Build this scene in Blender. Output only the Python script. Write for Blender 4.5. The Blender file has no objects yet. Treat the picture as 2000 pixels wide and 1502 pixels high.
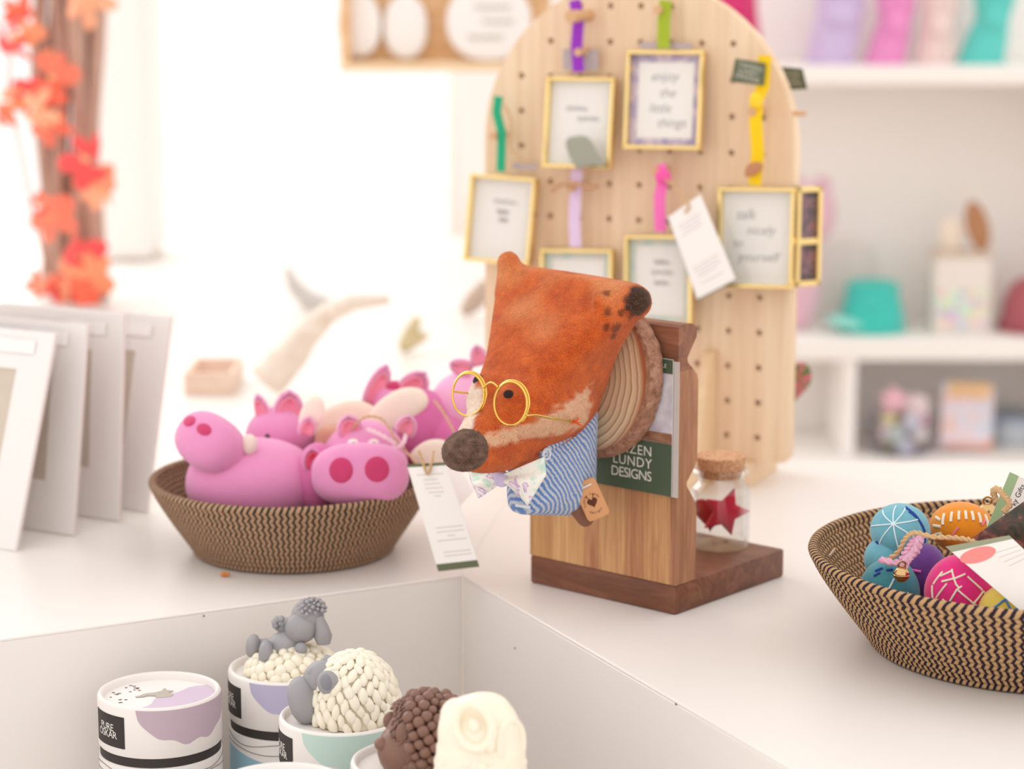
import bpy, bmesh, math, random
from mathutils import Vector, Matrix
from mathutils.bvhtree import BVHTree

random.seed(7)
SC = bpy.context.scene
COL = SC.collection
PI = math.pi

# ------------------------------------------------------------------ camera
FPX = 4500.0                                  # focal length in pixels of the 2000 x 1502 frame
PITCH = math.atan(841 / FPX)
CAM_H = 0.493                                 # height of the lens above the counter top (z = 0)
camd = bpy.data.cameras.new('camera')
camd.sensor_width = 36
camd.lens = 36 * FPX / 2000
camd.clip_start = 0.05
camd.dof.use_dof = True
camd.dof.focus_distance = 1.625
camd.dof.aperture_fstop = 4.5
cam = bpy.data.objects.new('camera', camd)
cam.location = (0, 0, CAM_H)
cam.rotation_euler = (PI / 2 - PITCH, 0, 0)
COL.objects.link(cam)
SC.camera = cam

# ------------------------------------------------------------------ world and light
world = bpy.data.worlds.new('sky')
world.use_nodes = True
SC.world = world
bg = world.node_tree.nodes['Background']
bg.inputs['Color'].default_value = (1.0, 0.958, 0.927, 1)
bg.inputs['Strength'].default_value = 1.25

def area_light(name, loc, target, sx, sy, power, col):
    d = bpy.data.lights.new(name, 'AREA')
    d.shape = 'RECTANGLE'; d.size = sx; d.size_y = sy; d.energy = power; d.color = col
    o = bpy.data.objects.new(name, d)
    o.location = loc
    o.rotation_euler = (Vector(target) - Vector(loc)).to_track_quat('-Z', 'Y').to_euler()
    COL.objects.link(o)
    return o
area_light('window_daylight', (-1.7, 4.15, 1.25), (0.0, 1.7, 0.0), 2.6, 1.8, 40, (1.0, 0.97, 0.94))

vs = SC.view_settings
vs.view_transform = 'Standard'
vs.look = 'None'
vs.gamma = 1.0
vs.use_curve_mapping = False
vs.exposure = 0.07

# ------------------------------------------------------------------ pixel helpers (where a sight line meets a plane)
_fw = Vector((0, math.cos(PITCH), -math.sin(PITCH)))
_up = Vector((0, math.sin(PITCH), math.cos(PITCH)))
EYE = Vector((0, 0, CAM_H))
def ray(x, y):
    return Vector(((x - 1000) / FPX, 0, 0)) + _fw - _up * ((y - 751) / FPX)
def G(x, y, z=0.0):
    r = ray(x, y); return EYE + r * ((z - CAM_H) / r.z)
def D(x, y, Y):
    r = ray(x, y); return EYE + r * (Y / r.y)
def on_plane(x, y, p, n):
    r = ray(x, y); return EYE + r * ((Vector(p) - EYE).dot(n) / r.dot(n))

# ------------------------------------------------------------------ materials
def srgb(h):
    if isinstance(h, str):
        h = h.lstrip('#'); c = [int(h[i:i + 2], 16) / 255 for i in (0, 2, 4)]
    else:
        c = [x / 255 for x in h]
    return tuple(x / 12.92 if x <= 0.04045 else ((x + 0.055) / 1.055) ** 2.4 for x in c)
def c4(h): return (*srgb(h), 1)

class NT:
    def __init__(self, name):
        self.m = bpy.data.materials.new(name); self.m.use_nodes = True
        self.t = self.m.node_tree; self.b = self.t.nodes['Principled BSDF']
    def n(self, kind, **kw):
        nd = self.t.nodes.new(kind)
        for k, v in kw.items():
            if k in nd.inputs.keys(): nd.inputs[k].default_value = v
            else: setattr(nd, k, v)
        return nd
    def l(self, a, b): self.t.links.new(a, b)
    def math(self, op, a, b=None):
        nd = self.t.nodes.new('ShaderNodeMath'); nd.operation = op
        for i, s in enumerate((a, b)):
            if s is None: continue
            if isinstance(s, (int, float)): nd.inputs[i].default_value = s
            else: self.l(s, nd.inputs[i])
        return nd.outputs[0]
    def mix(self, fac, a, b, mode='MIX'):
        nd = self.t.nodes.new('ShaderNodeMix'); nd.data_type = 'RGBA'; nd.blend_type = mode
        for s, i in ((fac, 0), (a, 6), (b, 7)):
            if isinstance(s, (int, float)): nd.inputs[i].default_value = s
            elif isinstance(s, tuple): nd.inputs[i].default_value = s
            else: self.l(s, nd.inputs[i])
        return nd.outputs[2]
    def ramp(self, fac, stops, interp='LINEAR'):
        nd = self.t.nodes.new('ShaderNodeValToRGB'); nd.color_ramp.interpolation = interp
        e = nd.color_ramp.elements
        while len(e) < len(stops): e.new(0.5)
        for k, (p, c) in enumerate(stops): e[k].position = p; e[k].color = c
        self.l(fac, nd.inputs[0]); return nd.outputs[0]
    def obj(self, scale=None):
        tc = self.n('ShaderNodeTexCoord')
        if scale is None: return tc.outputs['Object']
        mp = self.n('ShaderNodeMapping'); mp.inputs['Scale'].default_value = scale
        self.l(tc.outputs['Object'], mp.inputs[0]); return mp.outputs[0]
    def noise(self, vec, scale, detail=3, rough=0.55, dist=0.0):
        nd = self.n('ShaderNodeTexNoise'); nd.inputs['Scale'].default_value = scale
        nd.inputs['Detail'].default_value = detail; nd.inputs['Roughness'].default_value = rough
        nd.inputs['Distortion'].default_value = dist
        self.l(vec, nd.inputs['Vector']); return nd.outputs['Fac']
    def bump(self, h, strength, dist=0.001):
        nd = self.n('ShaderNodeBump'); nd.inputs['Strength'].default_value = strength
        nd.inputs['Distance'].default_value = dist
        self.l(h, nd.inputs['Height']); self.l(nd.outputs[0], self.b.inputs['Normal'])
    def col(self, c):
        if isinstance(c, tuple): self.b.inputs['Base Color'].default_value = c
        else: self.l(c, self.b.inputs['Base Color'])
    def set(self, **kw):
        for k, v in kw.items(): self.b.inputs[k.replace('_', ' ')].default_value = v

_mc = {}
def flat(h, rough=0.6, metal=0.0, var=0.06, vs_=40.0, bump=0.0, bs=400.0, spec=0.4, sheen=0.0, sss=0.0):
    key = (str(h), rough, metal, var, vs_, bump, bs, spec, sheen, sss)
    if key in _mc: return _mc[key]
    t = NT('paint_%d' % len(_mc)); v = t.obj()
    base = c4(h)
    f = t.noise(v, vs_)
    dark = tuple(x * (1 - var) for x in base[:3]) + (1,); lite = tuple(min(1, x * (1 + var)) for x in base[:3]) + (1,)
    t.col(t.mix(f, dark, lite))
    t.set(Roughness=rough, Metallic=metal)
    t.b.inputs['Specular IOR Level'].default_value = spec
    if sheen:
        t.b.inputs['Sheen Weight'].default_value = sheen; t.b.inputs['Sheen Roughness'].default_value = 0.5
    if sss:
        t.b.inputs['Subsurface Weight'].default_value = sss
        t.b.inputs['Subsurface Radius'].default_value = (0.02, 0.012, 0.008); t.b.inputs['Subsurface Scale'].default_value = 0.4
    if bump: t.bump(t.noise(v, bs, 4), bump)
    _mc[key] = t.m
    return t.m
def felt(h, var=0.16, bump=0.35, sheen=0.35):
    return flat(h, rough=0.95, var=var, vs_=160.0, bump=bump, bs=1300.0, spec=0.1, sheen=sheen)

def glass_mat(name, tint=(1, 1, 1, 1), rough=0.0, power=4.0):
    m = bpy.data.materials.new(name); m.use_nodes = True; t = m.node_tree
    t.nodes.clear()
    o = t.nodes.new('ShaderNodeOutputMaterial'); a = t.nodes.new('ShaderNodeBsdfTransparent'); g = t.nodes.new('ShaderNodeBsdfGlossy')
    lw = t.nodes.new('ShaderNodeLayerWeight'); lw.inputs[0].default_value = 0.5
    pw_ = t.nodes.new('ShaderNodeMath'); pw_.operation = 'POWER'; pw_.inputs[1].default_value = power; t.links.new(lw.outputs['Facing'], pw_.inputs[0])
    f = t.nodes.new('ShaderNodeMath'); f.operation = 'MULTIPLY_ADD'; f.inputs[1].default_value = 0.6; f.inputs[2].default_value = 0.035; t.links.new(pw_.outputs[0], f.inputs[0])
    a.inputs[0].default_value = tint; g.inputs['Roughness'].default_value = rough
    mx = t.nodes.new('ShaderNodeMixShader')
    t.links.new(f.outputs[0], mx.inputs[0]); t.links.new(a.outputs[0], mx.inputs[1]); t.links.new(g.outputs[0], mx.inputs[2])
    t.links.new(mx.outputs[0], o.inputs[0])
    return m

def wood(name, a, b, scale=(4, 4, 60), dist=2.0, rough=0.5, streak=0.5, fine=900.0):
    """grain runs along the axis with the smallest scale"""
    t = NT(name); v = t.obj(scale)
    f = t.noise(v, 1.0, 5, 0.6, dist)
    f2 = t.noise(v, 5.0, 3, 0.7)
    mid = tuple((x + y) / 2 for x, y in zip(c4(a), c4(b)))
    c = t.ramp(f, [(0.30, c4(a)), (0.50, mid), (0.68, c4(b))])
    c = t.mix(t.math('MULTIPLY', t.ramp(f2, [(0.45, (0, 0, 0, 1)), (0.75, (1, 1, 1, 1))]), streak), c, tuple(x * 0.72 for x in c4(a)[:3]) + (1,))
    t.col(c); t.set(Roughness=rough); t.b.inputs['Specular IOR Level'].default_value = 0.3
    t.bump(f2, 0.15)
    return t.m

# ------------------------------------------------------------------ mesh builder
class MB:
    def __init__(self): self.v = []; self.f = []; self.a = []; self.useA = False
    def add(self, vs, fs, at=None):
        k = len(self.v)
        self.v += [Vector(p) for p in vs]
        self.f += [tuple(i + k for i in f) for f in fs]
        if at is not None:
            self.useA = True; self.a += at
        else: self.a += [(0, 0, 0)] * len(vs)
        return self
    def box(self, lo, hi, bev=0.0, M=None, seg=1):
        bm = bmesh.new(); bmesh.ops.create_cube(bm, size=1.0)
        lo, hi = Vector(lo), Vector(hi)
        for v in bm.verts: v.co = Vector((lo[i] + (v.co[i] + 0.5) * (hi[i] - lo[i]) for i in range(3)))
        if bev: bmesh.ops.bevel(bm, geom=bm.edges[:], offset=bev, segments=seg, affect='EDGES', clamp_overlap=True, profile=0.5)
        return self.bm(bm, M)
    def bm(self, bm, M=None):
        bm.verts.index_update()
        vs = [(M @ v.co) if M else v.co.copy() for v in bm.verts]
        self.add(vs, [[v.index for v in f.verts] for f in bm.faces]); bm.free(); return self
    def ell(self, c, r, M=None, seg=20, rings=12, p=2.0):
        vs, fs = [], []
        def sp(x, e): return math.copysign(abs(x) ** e, x)
        e = 2.0 / p
        for i in range(rings + 1):
            th = PI * i / rings
            for j in range(seg):
                ph = 2 * PI * j / seg
                q = Vector((r[0] * sp(math.sin(th), e) * sp(math.cos(ph), e), r[1] * sp(math.sin(th), e) * sp(math.sin(ph), e), r[2] * sp(math.cos(th), e)))
                if M: q = M @ q
                vs.append(Vector(c) + q)
        for i in range(rings):
            for j in range(seg):
                a, b = i * seg + j, i * seg + (j + 1) % seg
                if i == 0: fs.append((a, a + seg, b + seg))
                elif i == rings - 1: fs.append((a, a + seg, b))
                else: fs.append((a, a + seg, b + seg, b))
        return self.add(vs, fs)
    def tube(self, pts, r, seg=8, closed=False, caps=True, flat_=None):
        """flat_ = (normal vector, thickness ratio) makes a ribbon"""
        pts = [Vector(p) for p in pts]; n = len(pts)
        rr = r if isinstance(r, (list, tuple)) else [r] * n
        vs, fs = [], []
        prev = None
        for i, p in enumerate(pts):
            if closed: t = pts[(i + 1) % n] - pts[i - 1]
            else: t = pts[min(i + 1, n - 1)] - pts[max(i - 1, 0)]
            t.normalize()
            if flat_ is not None: a = Vector(flat_[0])
            elif prev is None: a = Vector((0, 0, 1)) if abs(t.z) < 0.9 else Vector((1, 0, 0))
            else: a = prev
            a = (a - t * a.dot(t)); 
            if a.length < 1e-6: a = t.orthogonal()
            a.normalize(); prev = a
            b = t.cross(a)
            k = flat_[1] if flat_ else 1.0
            for j in range(seg):
                an = 2 * PI * j / seg
                vs.append(p + a * math.cos(an) * rr[i] * k + b * math.sin(an) * rr[i])
        for i in range(n if closed else n - 1):
            for j in range(seg):
                a0 = i * seg + j; a1 = i * seg + (j + 1) % seg; i2 = ((i + 1) % n) * seg
                fs.append((a0, a1, i2 + (j + 1) % seg, i2 + j))
        if caps and not closed:
            fs.append(tuple(range(seg - 1, -1, -1))); fs.append(tuple((n - 1) * seg + j for j in range(seg)))
        return self.add(vs, fs)
    def lathe(self, prof, c=(0, 0, 0), seg=48, M=None, closed=False):
        """prof = [(r, z)...]; r = 0 ends are closed to a point"""
        vs, fs, idx = [], [], []
        for (r, z) in prof:
            if r < 1e-7:
                idx.append([len(vs)] * seg); vs.append(Vector((0, 0, z)))
            else:
                idx.append([len(vs) + j for j in range(seg)])
                vs += [Vector((r * math.cos(2 * PI * j / seg), r * math.sin(2 * PI * j / seg), z)) for j in range(seg)]
        m = len(prof)
        for i in range(m if closed else m - 1):
            A, B = idx[i], idx[(i + 1) % m]
            for j in range(seg):
                q = [A[j], A[(j + 1) % seg], B[(j + 1) % seg], B[j]]
                q2 = []
                for k in q:
                    if k not in q2: q2.append(k)
                if len(q2) >= 3: fs.append(tuple(q2))
        vs = [Vector(c) + ((M @ p) if M else p) for p in vs]
        return self.add(vs, fs)
    def prism(self, poly, M, d0, d1, bev=0.0):
        """poly in 2D, extruded along local Z of M from d0 to d1"""
        n = len(poly)
        bm = bmesh.new()
        a = [bm.verts.new((x, y, d0)) for x, y in poly]; b = [bm.verts.new((x, y, d1)) for x, y in poly]
        bm.faces.new(a[::-1]); bm.faces.new(b)
        for i in range(n): bm.faces.new((a[i], a[(i + 1) % n], b[(i + 1) % n], b[i]))
        bmesh.ops.recalc_face_normals(bm, faces=bm.faces[:])
        if bev:
            ed = [e for e in bm.edges if e.calc_length() > bev * 2.2]
            bmesh.ops.bevel(bm, geom=ed, offset=bev, segments=2, affect='EDGES', clamp_overlap=True, profile=0.5)
        return self.bm(bm, M)
    def build(self, name, mat, parent=None, smooth=True, matrix=None, fix=True):
        me = bpy.data.meshes.new(name)
        me.from_pydata([tuple(p) for p in self.v], [], self.f)
        if fix:
            bm = bmesh.new(); bm.from_mesh(me); bmesh.ops.recalc_face_normals(bm, faces=bm.faces[:]); bm.to_mesh(me); bm.free()
        if self.useA:
            at = me.attributes.new('pat', 'FLOAT_VECTOR', 'POINT')
            at.data.foreach_set('vector', [x for p in self.a for x in p])
        if smooth:
            me.polygons.foreach_set('use_smooth', [True] * len(me.polygons))
            try: me.set_sharp_from_angle(angle=math.radians(42))
            except Exception: pass
        me.materials.append(mat)
        o = bpy.data.objects.new(name, me); COL.objects.link(o)
        if parent: o.parent = parent
        if matrix: o.matrix_local = matrix
        return o

def tag(o, label=None, cat=None, group=None, kind=None):
    if label: o['label'] = label
    if cat: o['category'] = cat
    if group: o['group'] = group
    if kind: o['kind'] = kind
    return o
def thing(name, label, cat, loc=(0, 0, 0), rz=0.0, group=None, M=None):
    o = bpy.data.objects.new(name, None); COL.objects.link(o)
    o.empty_display_size = 0.02
    if M is not None: o.matrix_world = M
    else: o.location = loc; o.rotation_euler = (0, 0, rz)
    return tag(o, label, cat, group)
def part(name, mesh, parent, mat=None, M=None, kind=None):
    """another object on shared mesh data"""
    o = bpy.data.objects.new(name, mesh); COL.objects.link(o); o.parent = parent
    if M is not None: o.matrix_local = M
    if kind: o['kind'] = kind
    return o

_fc = {}
def text2d(s, size, shear=0.0, space=1.0, align='CENTER', line=1.0):
    """lettering as 2D vertices and faces, centred on the origin"""
    cu = bpy.data.curves.new('lettering', 'FONT'); cu.body = s; cu.size = size; cu.align_x = align; cu.align_y = 'CENTER'
    cu.shear = shear; cu.space_character = space; cu.space_line = line; cu.resolution_u = 3
    o = bpy.data.objects.new('lettering_temp', cu); COL.objects.link(o)
    dg = bpy.context.evaluated_depsgraph_get(); ev = o.evaluated_get(dg); me = ev.to_mesh()
    vs = [(v.co.x, v.co.y) for v in me.vertices]; fs = [tuple(p.vertices) for p in me.polygons]
    ev.to_mesh_clear(); bpy.data.objects.remove(o); bpy.data.curves.remove(cu)
    return vs, fs
def lettering(s, size, mat, parent, M, shear=0.0, space=1.0, align='CENTER', name='lettering', line=1.0, z=0.0):
    vs, fs = text2d(s, size, shear, space, align, line)
    mb = MB(); mb.add([M @ Vector((x, y, z)) for x, y in vs], fs)
    return mb.build(name, mat, parent, smooth=False, fix=False)

def remeshed(mb, voxel, smooth=6, factor=0.5):
    me = bpy.data.meshes.new('tmp'); me.from_pydata([tuple(p) for p in mb.v], [], mb.f)
    o = bpy.data.objects.new('tmp', me); COL.objects.link(o)
    m = o.modifiers.new('r', 'REMESH'); m.mode = 'VOXEL'; m.voxel_size = voxel
    s = o.modifiers.new('s', 'SMOOTH'); s.iterations = smooth; s.factor = factor
    dg = bpy.context.evaluated_depsgraph_get()
    out = bpy.data.meshes.new_from_object(o.evaluated_get(dg))
    bpy.data.objects.remove(o); bpy.data.meshes.remove(me)
    return out

def frame_from(o, x, y, z):
    M = Matrix.Identity(4)
    for i in range(3): M[i][0], M[i][1], M[i][2], M[i][3] = x[i], y[i], z[i], o[i]
    return M
def rotz(a): return Matrix.Rotation(a, 4, 'Z')
def lerp(tab, x):
    """piecewise linear through [(x, y)...]"""
    if x <= tab[0][0]: return tab[0][1]
    for (a, b), (c, d) in zip(tab, tab[1:]):
        if x <= c: return b + (d - b) * (x - a) / (c - a)
    return tab[-1][1]
# ------------------------------------------------------------------ common materials
WHITE = flat((236, 230, 225), rough=0.35, var=0.015, vs_=6.0, spec=0.4)
WALLP = flat((245, 240, 236), rough=0.8, var=0.015, vs_=3.0)
GOLD = flat((240, 212, 146), rough=0.22, metal=1.0, var=0.05)
PAPER = flat((248, 244, 240), rough=0.7, var=0.01)
BLACK = flat((52, 46, 44), rough=0.6, var=0.08)
INK = flat((96, 92, 92), rough=0.8, var=0.02)
TWINE = flat((206, 170, 126), rough=0.9, var=0.25, vs_=500.0, bump=0.4)
GLASS = glass_mat('clear_glass', (0.985, 0.985, 0.98, 1), 0.0)
CELLO = glass_mat('cellophane', (0.995, 0.995, 0.995, 1), 0.12)

# ------------------------------------------------------------------ the room
FLOOR_Z = -0.92
tag(MB().box((-4, 0.2, FLOOR_Z - 0.05), (4, 4.6, FLOOR_Z)).build('floor', flat((226, 214, 200), rough=0.6), smooth=False), kind='structure')
wb_x = D(905, 500, 4.45).x
tag(MB().box((wb_x, 4.14, FLOOR_Z), (4, 4.6, 2.6)).build('wall_back', WALLP, smooth=False), kind='structure')
# the shop window that fills the back left
win = MB()
wl = D(-700, 500, 4.5).x
for lo, hi in (((wl, 4.47, -0.12), (wb_x, 4.55, -0.06)), ((wl, 4.47, 2.2), (wb_x, 4.55, 2.26)), ((wl, 4.47, -0.12), (wl + 0.06, 4.55, 2.26)), ((wb_x - 0.03, 4.47, -0.12), (wb_x, 4.55, 2.26))):
    win.box(lo, hi, 0.004)
win_o = tag(win.build('window_1', WHITE, smooth=False), kind='structure')
MB().box((wl + 0.05, 4.505, -0.06), (wb_x - 0.03, 4.511, 2.2)).build('pane', GLASS, win_o, smooth=False)
tag(MB().box((wl, 4.45, FLOOR_Z), (wb_x, 4.6, -0.12)).build('wall_below', WALLP, smooth=False), kind='structure')
# narrow pier beside the branches
px0, px1 = D(185, 300, 3.75).x, D(296, 300, 3.75).x
tag(MB().box((px0, 3.72, 0.002), (px1, 3.9, 2.6), 0.01).build('wall_pier', WALLP, smooth=False), kind='structure')

# ------------------------------------------------------------------ L-shaped white display counter
CC = G(902, 1123)
EL = (G(160, 1226) - CC); EL.normalize()
ER = (G(1543, 1500) - CC); ER.normalize()
ctr = thing('display_counter', 'white painted L-shaped display counter with a sunken corner', 'counter', (CC.x, CC.y, FLOOR_Z))
def rel(p): return Vector((p.x - CC.x, p.y - CC.y, p.z - FLOOR_Z))
LEn, REn = CC + EL * 1.5, CC + ER * 1.15
far_r = 2.235
left_poly = [CC, LEn, Vector((LEn.x, 4.05, 0)), Vector((0.02, 4.05, 0)), Vector((0.02, far_r, 0))]
right_poly = [CC, Vector((0.02, far_r, 0)), Vector((2.0, far_r - 0.05, 0)), Vector((2.0, REn.y, 0)), REn]
for nm, poly in (('worktop', left_poly), ('worktop', right_poly)):
    MB().prism([(rel(p).x, rel(p).y) for p in poly], Matrix.Identity(4), -FLOOR_Z - 0.0025, -FLOOR_Z, 0.0010).build(nm, WHITE, ctr, smooth=False)
def side_panel(a, b, inward, th=0.02, z0=FLOOR_Z, z1=-0.0023):
    d = (b - a).normalized(); n = inward
    M = frame_from(rel(Vector((a.x, a.y, FLOOR_Z))), d, n, Vector((0, 0, 1)))
    MB().box((0, 0.0001, z0 - FLOOR_Z), ((b - a).length, th, z1 - FLOOR_Z), 0.0008, M).build('side_panel', WHITE, ctr, smooth=False)
nL = Vector((-EL.y, EL.x, 0)); nL = nL if nL.y > 0 else -nL
nR = Vector((-ER.y, ER.x, 0)); nR = nR if nR.x > 0 else -nR
side_panel(CC, LEn, nL); side_panel(CC, REn, nR)
# sunken floor of the corner
TK = 1.1175
TUBE_TOP, TUBE_H = -0.030, 0.130
PIT = TUBE_TOP - TUBE_H * TK
pit = [CC - nL * 0.001 - nR * 0.001, LEn - nL * 0.001, Vector((LEn.x, REn.y, 0)), REn - nR * 0.001]
MB().prism([(rel(p).x, rel(p).y) for p in pit], Matrix.Identity(4), PIT - 0.02 - FLOOR_Z, PIT - FLOOR_Z).build('sunken_shelf', WHITE, ctr, smooth=False)
# small screw holes in the side panels
hole = flat((120, 104, 92), rough=0.9)
for x, y, on in ((398, 1203, 'L'), (1006, 1266, 'R'), (1320, 1375, 'R')):
    n = nL if on == 'L' else nR
    p = on_plane(x, y, CC - n * 0.0, n)
    Mh = frame_from(rel(p), n.orthogonal().normalized(), n.cross(n.orthogonal().normalized()).normalized(), n)
    MB().lathe([(0, -0.0004), (0.0008, -0.0003), (0.0008, 0.002), (0, 0.002)], seg=10, M=Mh.to_3x3(), c=rel(p)).build('screw_hole', hole, ctr)

# ------------------------------------------------------------------ bookend of glued hardwood staves
BA, BB = G(1318.5, 1202.6), G(1035, 1138)
bu = (BA - BB).normalized(); brz = math.atan2(bu.y, bu.x)
BK = Matrix.Translation(BA) @ rotz(brz)              # local x along the front, y away from the viewer, z up
BW, BD, BH = 0.1438, 0.147, 0.0232
bk = thing('wooden_bookend', 'two-tone hardwood bookend with dark base behind the felt fox', 'bookend', M=BK)
walnut = wood('walnut', (102, 63, 46), (140, 92, 70), (9, 60, 60), 1.2, 0.42, 0.4)
MB().box((-BW, 0, 0), (0, BD, BH), 0.0022, seg=2).build('base', walnut, bk)
PT = 0.0255
prof = [(0, BH), (PT, BH), (PT, 0.079), (0.0225, 0.086), (0.0125, 0.0985), (0.0125, 0.1015), (0.0235, 0.113), (PT, 0.118),
        (PT, 0.178), (0.0235, 0.183), (0.0118, 0.1935), (0.0112, 0.197), (0.0185, 0.2065), (0.0225, 0.2115), (0.0225, 0.2175), (0.019, 0.2215), (0.013, 0.2228), (0.002, 0.2228), (0, 0.2210)]
stv = [(0, .006, (186, 134, 98), (142, 92, 68)), (.006, .031, (208, 160, 110), (168, 112, 76)), (.031, .049, (198, 146, 102), (150, 92, 66)), (.049, .074, (212, 166, 116), (176, 122, 82)),
       (.074, .089, (204, 152, 108), (158, 100, 72)), (.089, .116, (222, 178, 124), (190, 138, 90)), (.116, BW, (212, 166, 112), (180, 128, 84))]
for k, (a, b, c0, c1) in enumerate(stv):
    w = wood('stave_wood_%d' % k, c1, c0, (150, 50, 6), 1.3, 0.45, 0.45)
    M = Matrix(((0, 0, -1, 0), (1, 0, 0, 0), (0, 1, 0, 0), (0, 0, 0, 1)))   # prism x->y, y->z, depth->-x
    MB().prism(prof[:9] + [(.0235, .183), (.0185, .1878), (0, .1878)], M, a, b - 0.00006).build('stave', w, bk, smooth=False)
MB().prism([(0, .1879), (.0184, .1879)] + prof[10:], M, 0, BW).build('top_rail', wood('rail_wood', (122, 78, 58), (160, 106, 80), (9, 60, 60), 1.2, .42, .4), bk, smooth=False)

# ------------------------------------------------------------------ jar behind the bookend panel
jc = BK @ Vector((-0.0435, 0.1180, BH + .0002))
jar = thing('cork_jar', 'small clear glass jar with cork lid holding red felt shapes', 'jar', jc)
jw, jh = 0.0240, 0.071
outer = [(0, 0), (jw - .004, 0), (jw - .001, .0015), (jw, .005), (jw, .046), (jw - .001, .050), (jw - .0045, .0535), (jw - .0055, .056), (jw - .004, .0585), (jw - .0015, .060), (jw - .0010, .063), (jw - .0024, .0650)]
inner = [(jw - .0050, .0650), (jw - .0062, .060), (jw - .0068, .0555), (jw - .0058, .0525), (jw - .0024, .0490), (jw - .0018, .046), (jw - .0018, .0060), (jw - .0040, .0034), (0, .0030)]
JARG = glass_mat('jar_glass', (.955, .955, .95, 1), .02, 2.2)
MB().lathe(outer + inner, seg=56).build('glass', JARG, jar)
CORK = NT('cork'); cv = CORK.obj(); CORK.col(CORK.ramp(CORK.noise(cv, 420, 4, .7), [(.3, c4((150, 98, 66))), (.5, c4((206, 156, 116))), (.7, c4((224, 182, 144)))])); CORK.set(Roughness=.9); CORK.bump(CORK.noise(cv, 500, 3), .4)
MB().lathe([(0, .058), (jw - .0075, .058), (jw - .0056, .0652), (jw - .0036, .0745), (jw - .0041, .0753), (0, .0753)], seg=44).build('cork', CORK.m, jar)
redf = felt((208, 40, 72)); dred = felt((166, 24, 40))
def star(r0, r1, n=5, rot=0.0):
    return [((r0 if i % 2 == 0 else r1) * math.cos(rot + PI * i / n), (r0 if i % 2 == 0 else r1) * math.sin(rot + PI * i / n)) for i in range(2 * n)]
def heart(s, n=28):
    o = []
    for i in range(n):
        t = 2 * PI * i / n
        o.append((s * 16 * math.sin(t) ** 3 / 16, s * (13 * math.cos(t) - 5 * math.cos(2 * t) - 2 * math.cos(3 * t) - math.cos(4 * t)) / 16))
    return o
def puff(poly, M, th, mat, name, parent=None, steps=4):
    """cushion: the outline shrinks towards front and back"""
    mb = MB(); n = len(poly); vs = []; fs = []
    cx = sum(p[0] for p in poly) / n; cy = sum(p[1] for p in poly) / n
    lev = [(-1, 0)] + [(math.sin(-PI / 2 + PI * i / (2 * steps)), math.cos(-PI / 2 + PI * i / (2 * steps))) for i in range(1, 2 * steps)] + [(1, 0)]
    for (z, s) in lev[1:-1]:
        s = s ** 0.6
        for x, y in poly: vs.append(M @ Vector((cx + (x - cx) * s, cy + (y - cy) * s, z * th)))
    m = len(lev) - 2
    for i in range(m - 1):
        for j in range(n): fs.append((i * n + j, i * n + (j + 1) % n, (i + 1) * n + (j + 1) % n, (i + 1) * n + j))
    vs.append(M @ Vector((cx, cy, -th))); vs.append(M @ Vector((cx, cy, th)))
    for j in range(n):
        fs.append((m * n, (j + 1) % n, j)); fs.append((m * n + 1, (m - 1) * n + j, (m - 1) * n + (j + 1) % n))
    mb.add(vs, fs)
    return mb.build(name, mat, parent)
st_ = tag(puff(star(.0212, .0105, 5, PI / 2 - .35), Matrix.Translation(jc + Vector((.004, -.003, .0290))) @ Matrix.Rotation(PI / 2 + .12, 4, 'X') @ Matrix.Rotation(.25, 4, 'Y'), .0045, redf, 'felt_star'), 'bright red felt star standing inside the cork jar', 'ornament')
tag(puff(heart(.0150), Matrix.Translation(jc + Vector((-.007, .0070, .026))) @ Matrix.Rotation(PI / 2, 4, 'X') @ Matrix.Rotation(-.4, 4, 'Y'), .0045, felt((184, 26, 46)), 'felt_heart'), 'dark red felt heart tucked behind the star in the cork jar', 'ornament')

# ------------------------------------------------------------------ leaflet against the panel
lf = thing('folded_leaflet', 'green printed leaflet propped between wood slice and bookend panel', 'leaflet', M=BK)
GREEN = flat((74, 88, 66), rough=0.45, var=0.03)
lx0, lx1, lz0, lz1 = -.0765, -.0028, .0925, .197
MB().box((lx0, -.0030, lz0), (lx1, -.0024, lz1)).build('front_page', flat((232, 228, 226), rough=.4), lf, smooth=False)
MB().box((lx0 + .002, -.0016, lz0 - .0005), (.0020, -.0010, lz1 - .0015)).build('back_page', flat((196, 186, 180), rough=.5), lf, smooth=False)
def lrect(x0, x1, z0, z1, m, nm): return MB().box((x0, -.00325, z0), (x1, -.00305, z1)).build(nm, m, lf, smooth=False)
lrect(lx0, lx1, lz0, .1325, GREEN, 'green_band'); lrect(lx0, lx1, .186, lz1 - .0003, GREEN, 'green_band')
lrect(lx0, lx1, .1327, .1405, wood('printed_table', (120, 78, 58), (176, 130, 100), (30, 30, 120)), 'printed_picture')
pic = NT('printed_wall'); pv = pic.obj((1, 1, 1)); pic.col(pic.ramp(pic.noise(pv, 60, 2), [(.3, c4((176, 166, 178))), (.6, c4((214, 208, 214)))])); pic.set(Roughness=.4)
lrect(lx0, lx1, .1407, .1858, pic.m, 'printed_picture')
ML = lambda x, z: frame_from(Vector((x, -.0034, z)), Vector((1, 0, 0)), Vector((0, 0, 1)), Vector((0, -1, 0)))
LTX = flat((226, 222, 208), rough=.5)
for s, z in (('TAMZEN', .1240), ('LUNDY', .1145), ('DESIGNS', .1048)):
    lettering(s, .0108, LTX, lf, ML(-.0210, z), space=1.08 if s != 'DESIGNS' else .90, align='RIGHT')
lettering('LE', .0042, LTX, lf, ML(-.0085, .1915), align='RIGHT')
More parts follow.
